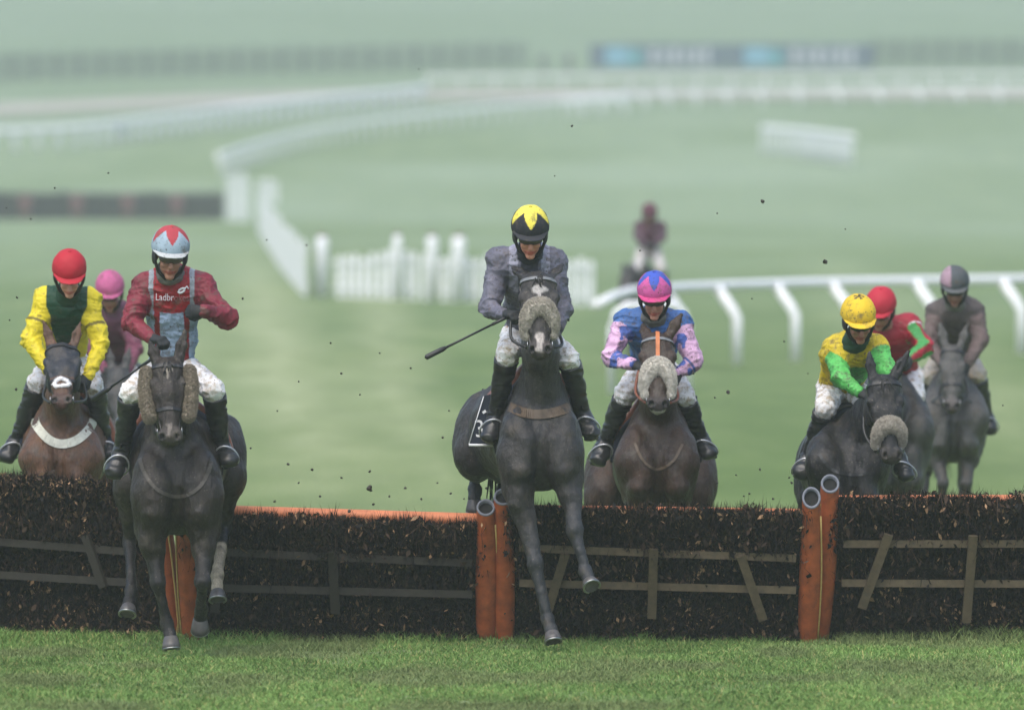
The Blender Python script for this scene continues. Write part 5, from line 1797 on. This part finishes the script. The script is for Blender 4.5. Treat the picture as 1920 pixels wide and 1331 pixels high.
def others():
    # the grey horse with the muddy rider
    K = build_horse(dict(
        cx=1788, d0=72, label='mud-grey horse on its own at the right, following the field', h=.014,
        coat=(.070, .068, .064), dark=(.050, .048, .046), muzc=(.075, .062, .058), cw=.215, bw=.25, hw=.23, hl=.56,
        px=dict(poll=(1787, 650, -.2), muz=(1785, 768, -.45), earL=(1762, 604, -.1), earR=(1814, 604, -.1), nm=(1787, 720, .1), nb=(1788, 770, .3), chest=(1788, 805, .05),
                knL=(1768, 905, -.1), feL=(1766, 975, .1), hoL=(1766, 1000, .1), knR=(1812, 905, -.05), feR=(1812, 975, .1), hoR=(1812, 1000, .1),
                hkL=(1738, 880, 1.6), hfL=(1728, 960, 1.4), hhL=(1725, 990, 1.35), stL=(1748, 840, 1.3)), noseband='strap', forelock=False))
    build_rider(dict(
        label='muddy jockey in brown silks with a grey and pink cap, farthest right', h=.010, hs=1.04, face=(0, 24, 0),
        px=dict(head=(1790, 538, .05), neck=(1790, 572, .2), shL=(1756, 586, .25), shR=(1824, 586, .25), elL=(1742, 642, .14), elR=(1840, 642, .14), haL=(1768, 684, -.02), haR=(1812, 684, -.02),
                pel=(1790, 665, .7), hiL=(1770, 670, .68), hiR=(1810, 670, .68), knL=(1745, 704, .34), knR=(1832, 702, .34), anL=(1718, 768, .58), anR=(1850, 782, .58), toL=(1708, 786, .48), toR=(1856, 804, .48)),
        silk=plain_silk(srgb(84, 76, 76), srgb(102, 86, 84)), silkmat='silk_muddy', cap=lambda phi, pol, a, b, c: two((a < -.035) & (c > .02), srgb(158, 132, 146), srgb(72, 78, 82)), peak=srgb(80, 84, 86),
        goggles='dark', snood='snood', skin=srgb(140, 104, 92), breech=(.45, .42, .38)), K)
    # red cap behind the black horse
    K = build_horse(dict(
        cx=1682, d0=69, label='dark horse almost hidden behind the near-black turning horse', h=.016, simple=True,
        coat=(.040, .039, .038), dark=(.03, .03, .03), cw=.22, bw=.25, hl=.56,
        px=dict(poll=(1668, 715, -.2), muz=(1670, 815, -.45), earL=(1652, 690, -.1), earR=(1686, 690, -.1), nm=(1675, 775, .1), nb=(1680, 825, .3), chest=(1682, 870, .05)), noseband='strap', forelock=False))
    build_rider(dict(
        label='jockey in red, white and green with a red cap, half hidden', h=.010, hs=1.06, face=(-14, 30, -6), simple=True,
        px=dict(head=(1651, 580, .05), neck=(1668, 618, .24), shL=(1640, 622, .28), shR=(1704, 612, .26), elL=(1640, 690, .14), elR=(1736, 652, .06), haL=(1660, 720, -.02), haR=(1706, 672, -.10),
                pel=(1690, 700, .74), hiL=(1670, 712, .70), hiR=(1708, 708, .70), knL=(1650, 745, .34), knR=(1716, 745, .34), anL=(1640, 820, .58), anR=(1722, 815, .58), toL=(1636, 835, .48), toR=(1728, 836, .48)),
        silk=silk_striped, silkmat='silk_clean', cap=cap_plain(srgb(172, 30, 52)), capmat='helmet_clean', peak=srgb(172, 30, 52), goggles='dark', snood=None, skin=srgb(170, 120, 104)), K)
    # pink cap between the two on the left
    K = build_horse(dict(
        cx=215, d0=72, label='dark grey horse between the white-breastplate horse and the cheekpieces horse', h=.014, simple=True,
        coat=(.048, .047, .047), dark=(.035, .035, .035), cw=.23, bw=.27, hl=.56,
        px=dict(poll=(222, 690, -.2), muz=(222, 800, -.45), earL=(205, 650, -.1), earR=(244, 650, -.1), nm=(218, 760, .1), nb=(215, 815, .3), chest=(215, 860, .05)), noseband='strap', forelock=False))
    build_rider(dict(
        label='jockey in a plain dusty pink cap, mostly hidden on the left', h=.010, hs=1.04, face=(0, 26, 0), simple=True,
        px=dict(head=(206, 547, .05), neck=(208, 582, .22), shL=(176, 590, .28), shR=(240, 588, .28), elL=(168, 652, .14), elR=(252, 656, .14), haL=(198, 694, -.02), haR=(236, 696, -.02),
                pel=(215, 690, .72), hiL=(196, 696, .70), hiR=(234, 696, .70), knL=(176, 728, .34), knR=(256, 728, .34), anL=(155, 800, .58), anR=(276, 800, .58), toL=(150, 818, .48), toR=(282, 818, .48)),
        silk=plain_silk(srgb(104, 62, 82), srgb(120, 60, 84)), silkmat='silk_muddy', cap=cap_plain(srgb(178, 88, 132)), capmat='helmet', peak=srgb(178, 88, 132), goggles='dark', snood=None, skin=srgb(150, 108, 96)), K)
    # the straggler
    K = build_horse(dict(
        cx=1205, d0=134, label='dark straggling horse far behind the field, head low', h=.024, simple=True,
        coat=(.030, .026, .028), dark=(.02, .02, .02), cw=.30, bw=.32, hl=.58,
        px=dict(poll=(1178, 505, -.4), muz=(1168, 556, -.65), earL=(1168, 490, -.3), earR=(1188, 490, -.3), nm=(1188, 518, .05), chest=(1204, 560, .05)), forelock=False))
    build_rider(dict(
        label='jockey in dark maroon on the straggling horse far behind', h=.016, hs=1.06, face=(0, 20, 0), simple=True,
        px=dict(head=(1218, 402, .1), neck=(1218, 422, .22), shL=(1201, 426, .26), shR=(1238, 426, .26), elL=(1197, 446, .16), elR=(1242, 446, .16), haL=(1209, 458, .05), haR=(1228, 458, .05),
                pel=(1216, 470, .30), hiL=(1205, 472, .26), hiR=(1229, 472, .26), knL=(1194, 504, .0), knR=(1240, 504, .0), anL=(1188, 548, .4), anR=(1250, 548, .4), toL=(1186, 558, .3), toR=(1252, 558, .3)),
        breech=(.50, .50, .52), silk=plain_silk(srgb(84, 52, 66), srgb(84, 60, 76)), silkmat='silk_clean', cap=cap_plain(srgb(90, 52, 66)), capmat='helmet_clean', peak=srgb(90, 52, 66), goggles='dark', snood=None, skin=srgb(150, 108, 96)), K)


def bystander(px, d, jacket, label, hgt=1.76):
    p = ground_at(px, d); s = hgt / 1.76
    P = lambda x, y, z: p + np.array([x, y, z]) * s
    leg = [(cap(P(q * .09, 0, .92), P(q * .11, .0, .48), .085, .06), .03) for q in (-1, 1)] + [(cap(P(q * .11, 0, .48), P(q * .12, .02, .07), .06, .045), .02) for q in (-1, 1)] + \
          [(cap(P(q * .12, .0, .05), P(q * .14, -.16, .04), .045, .035), .02) for q in (-1, 1)]
    tor = [(ecap(P(0, 0, .92), P(0, 0, 1.38), .16, .11, .19, .12, X1), .05), (cap(P(0, 0, 1.40), P(0, 0, 1.52), .06, .055), .03)]
    arm = [(cap(P(q * .20, 0, 1.40), P(q * .27, .02, 1.12), .06, .05), .03) for q in (-1, 1)] + [(cap(P(q * .27, .02, 1.12), P(q * .22, -.14, .92), .045, .035), .02) for q in (-1, 1)]
    head = [(ell(P(0, -.01, 1.64), (.075, .095, .115)), .02), (ell(P(0, -.10, 1.62), (.014, .02, .02)), .01)]
    hand = []
    for q in (-1, 1): hand += hand_prims(P(q * .22, -.14, .92), (0, -.5, -.8), (-q, 0, 0))
    V, Q = sculpt(leg + tor + arm + head + hand, .018, .03).mesh()
    o = mesh_obj('person', V, Q, M['skin'], None, np.repeat(srgb(190, 140, 120)[None], len(V), 0), origin=p)
    tag(o, label, 'person')
    infl = lambda L, i: [(cap(*a), k) for a, k in L]
    V, Q = sculpt([(ecap(P(0, 0, .80), P(0, 0, 1.40), .20, .15, .215, .15, X1), .05)] + [(cap(P(q * .20, 0, 1.41), P(q * .27, .02, 1.12), .085, .07), .04) for q in (-1, 1)] +
                  [(cap(P(q * .27, .02, 1.12), P(q * .225, -.12, .95), .065, .05), .02) for q in (-1, 1)], .02, .04).mesh()
    mesh_obj('jacket', V, Q, M['silk_clean'], o, np.repeat(np.asarray(jacket)[None], len(V), 0))
    V, Q = sculpt([(cap(P(q * .09, 0, .90), P(q * .11, 0, .48), .105, .08), .03) for q in (-1, 1)] + [(cap(P(q * .11, 0, .48), P(q * .12, .02, .10), .075, .06), .02) for q in (-1, 1)], .02, .04).mesh()
    mesh_obj('trousers', V, Q, M['silk_clean'], o, np.repeat(srgb(46, 50, 60)[None], len(V), 0))
    V, Q = sculpt([(ell(P(0, .005, 1.70), (.088, .108, .085)), .01)], .02, .04, (), [(P(0, 0, 1.665), (0, -.2, -1))]).mesh()
    mesh_obj('hair', V, Q, M['hair'], o)


lead()
cheek_horse()
breast_bay()
noseband_brown()
black_turning()
others()
bystander(1018, 722, srgb(52, 52, 72), 'far figure in dark clothes left of the blue boards, farther from them')
bystander(1066, 722, srgb(66, 58, 78), 'far figure in dark clothes just left of the blue boards')
bystander(220, 574, srgb(70, 140, 220), 'far person in a light blue jacket behind the white double rail')

build_haze()
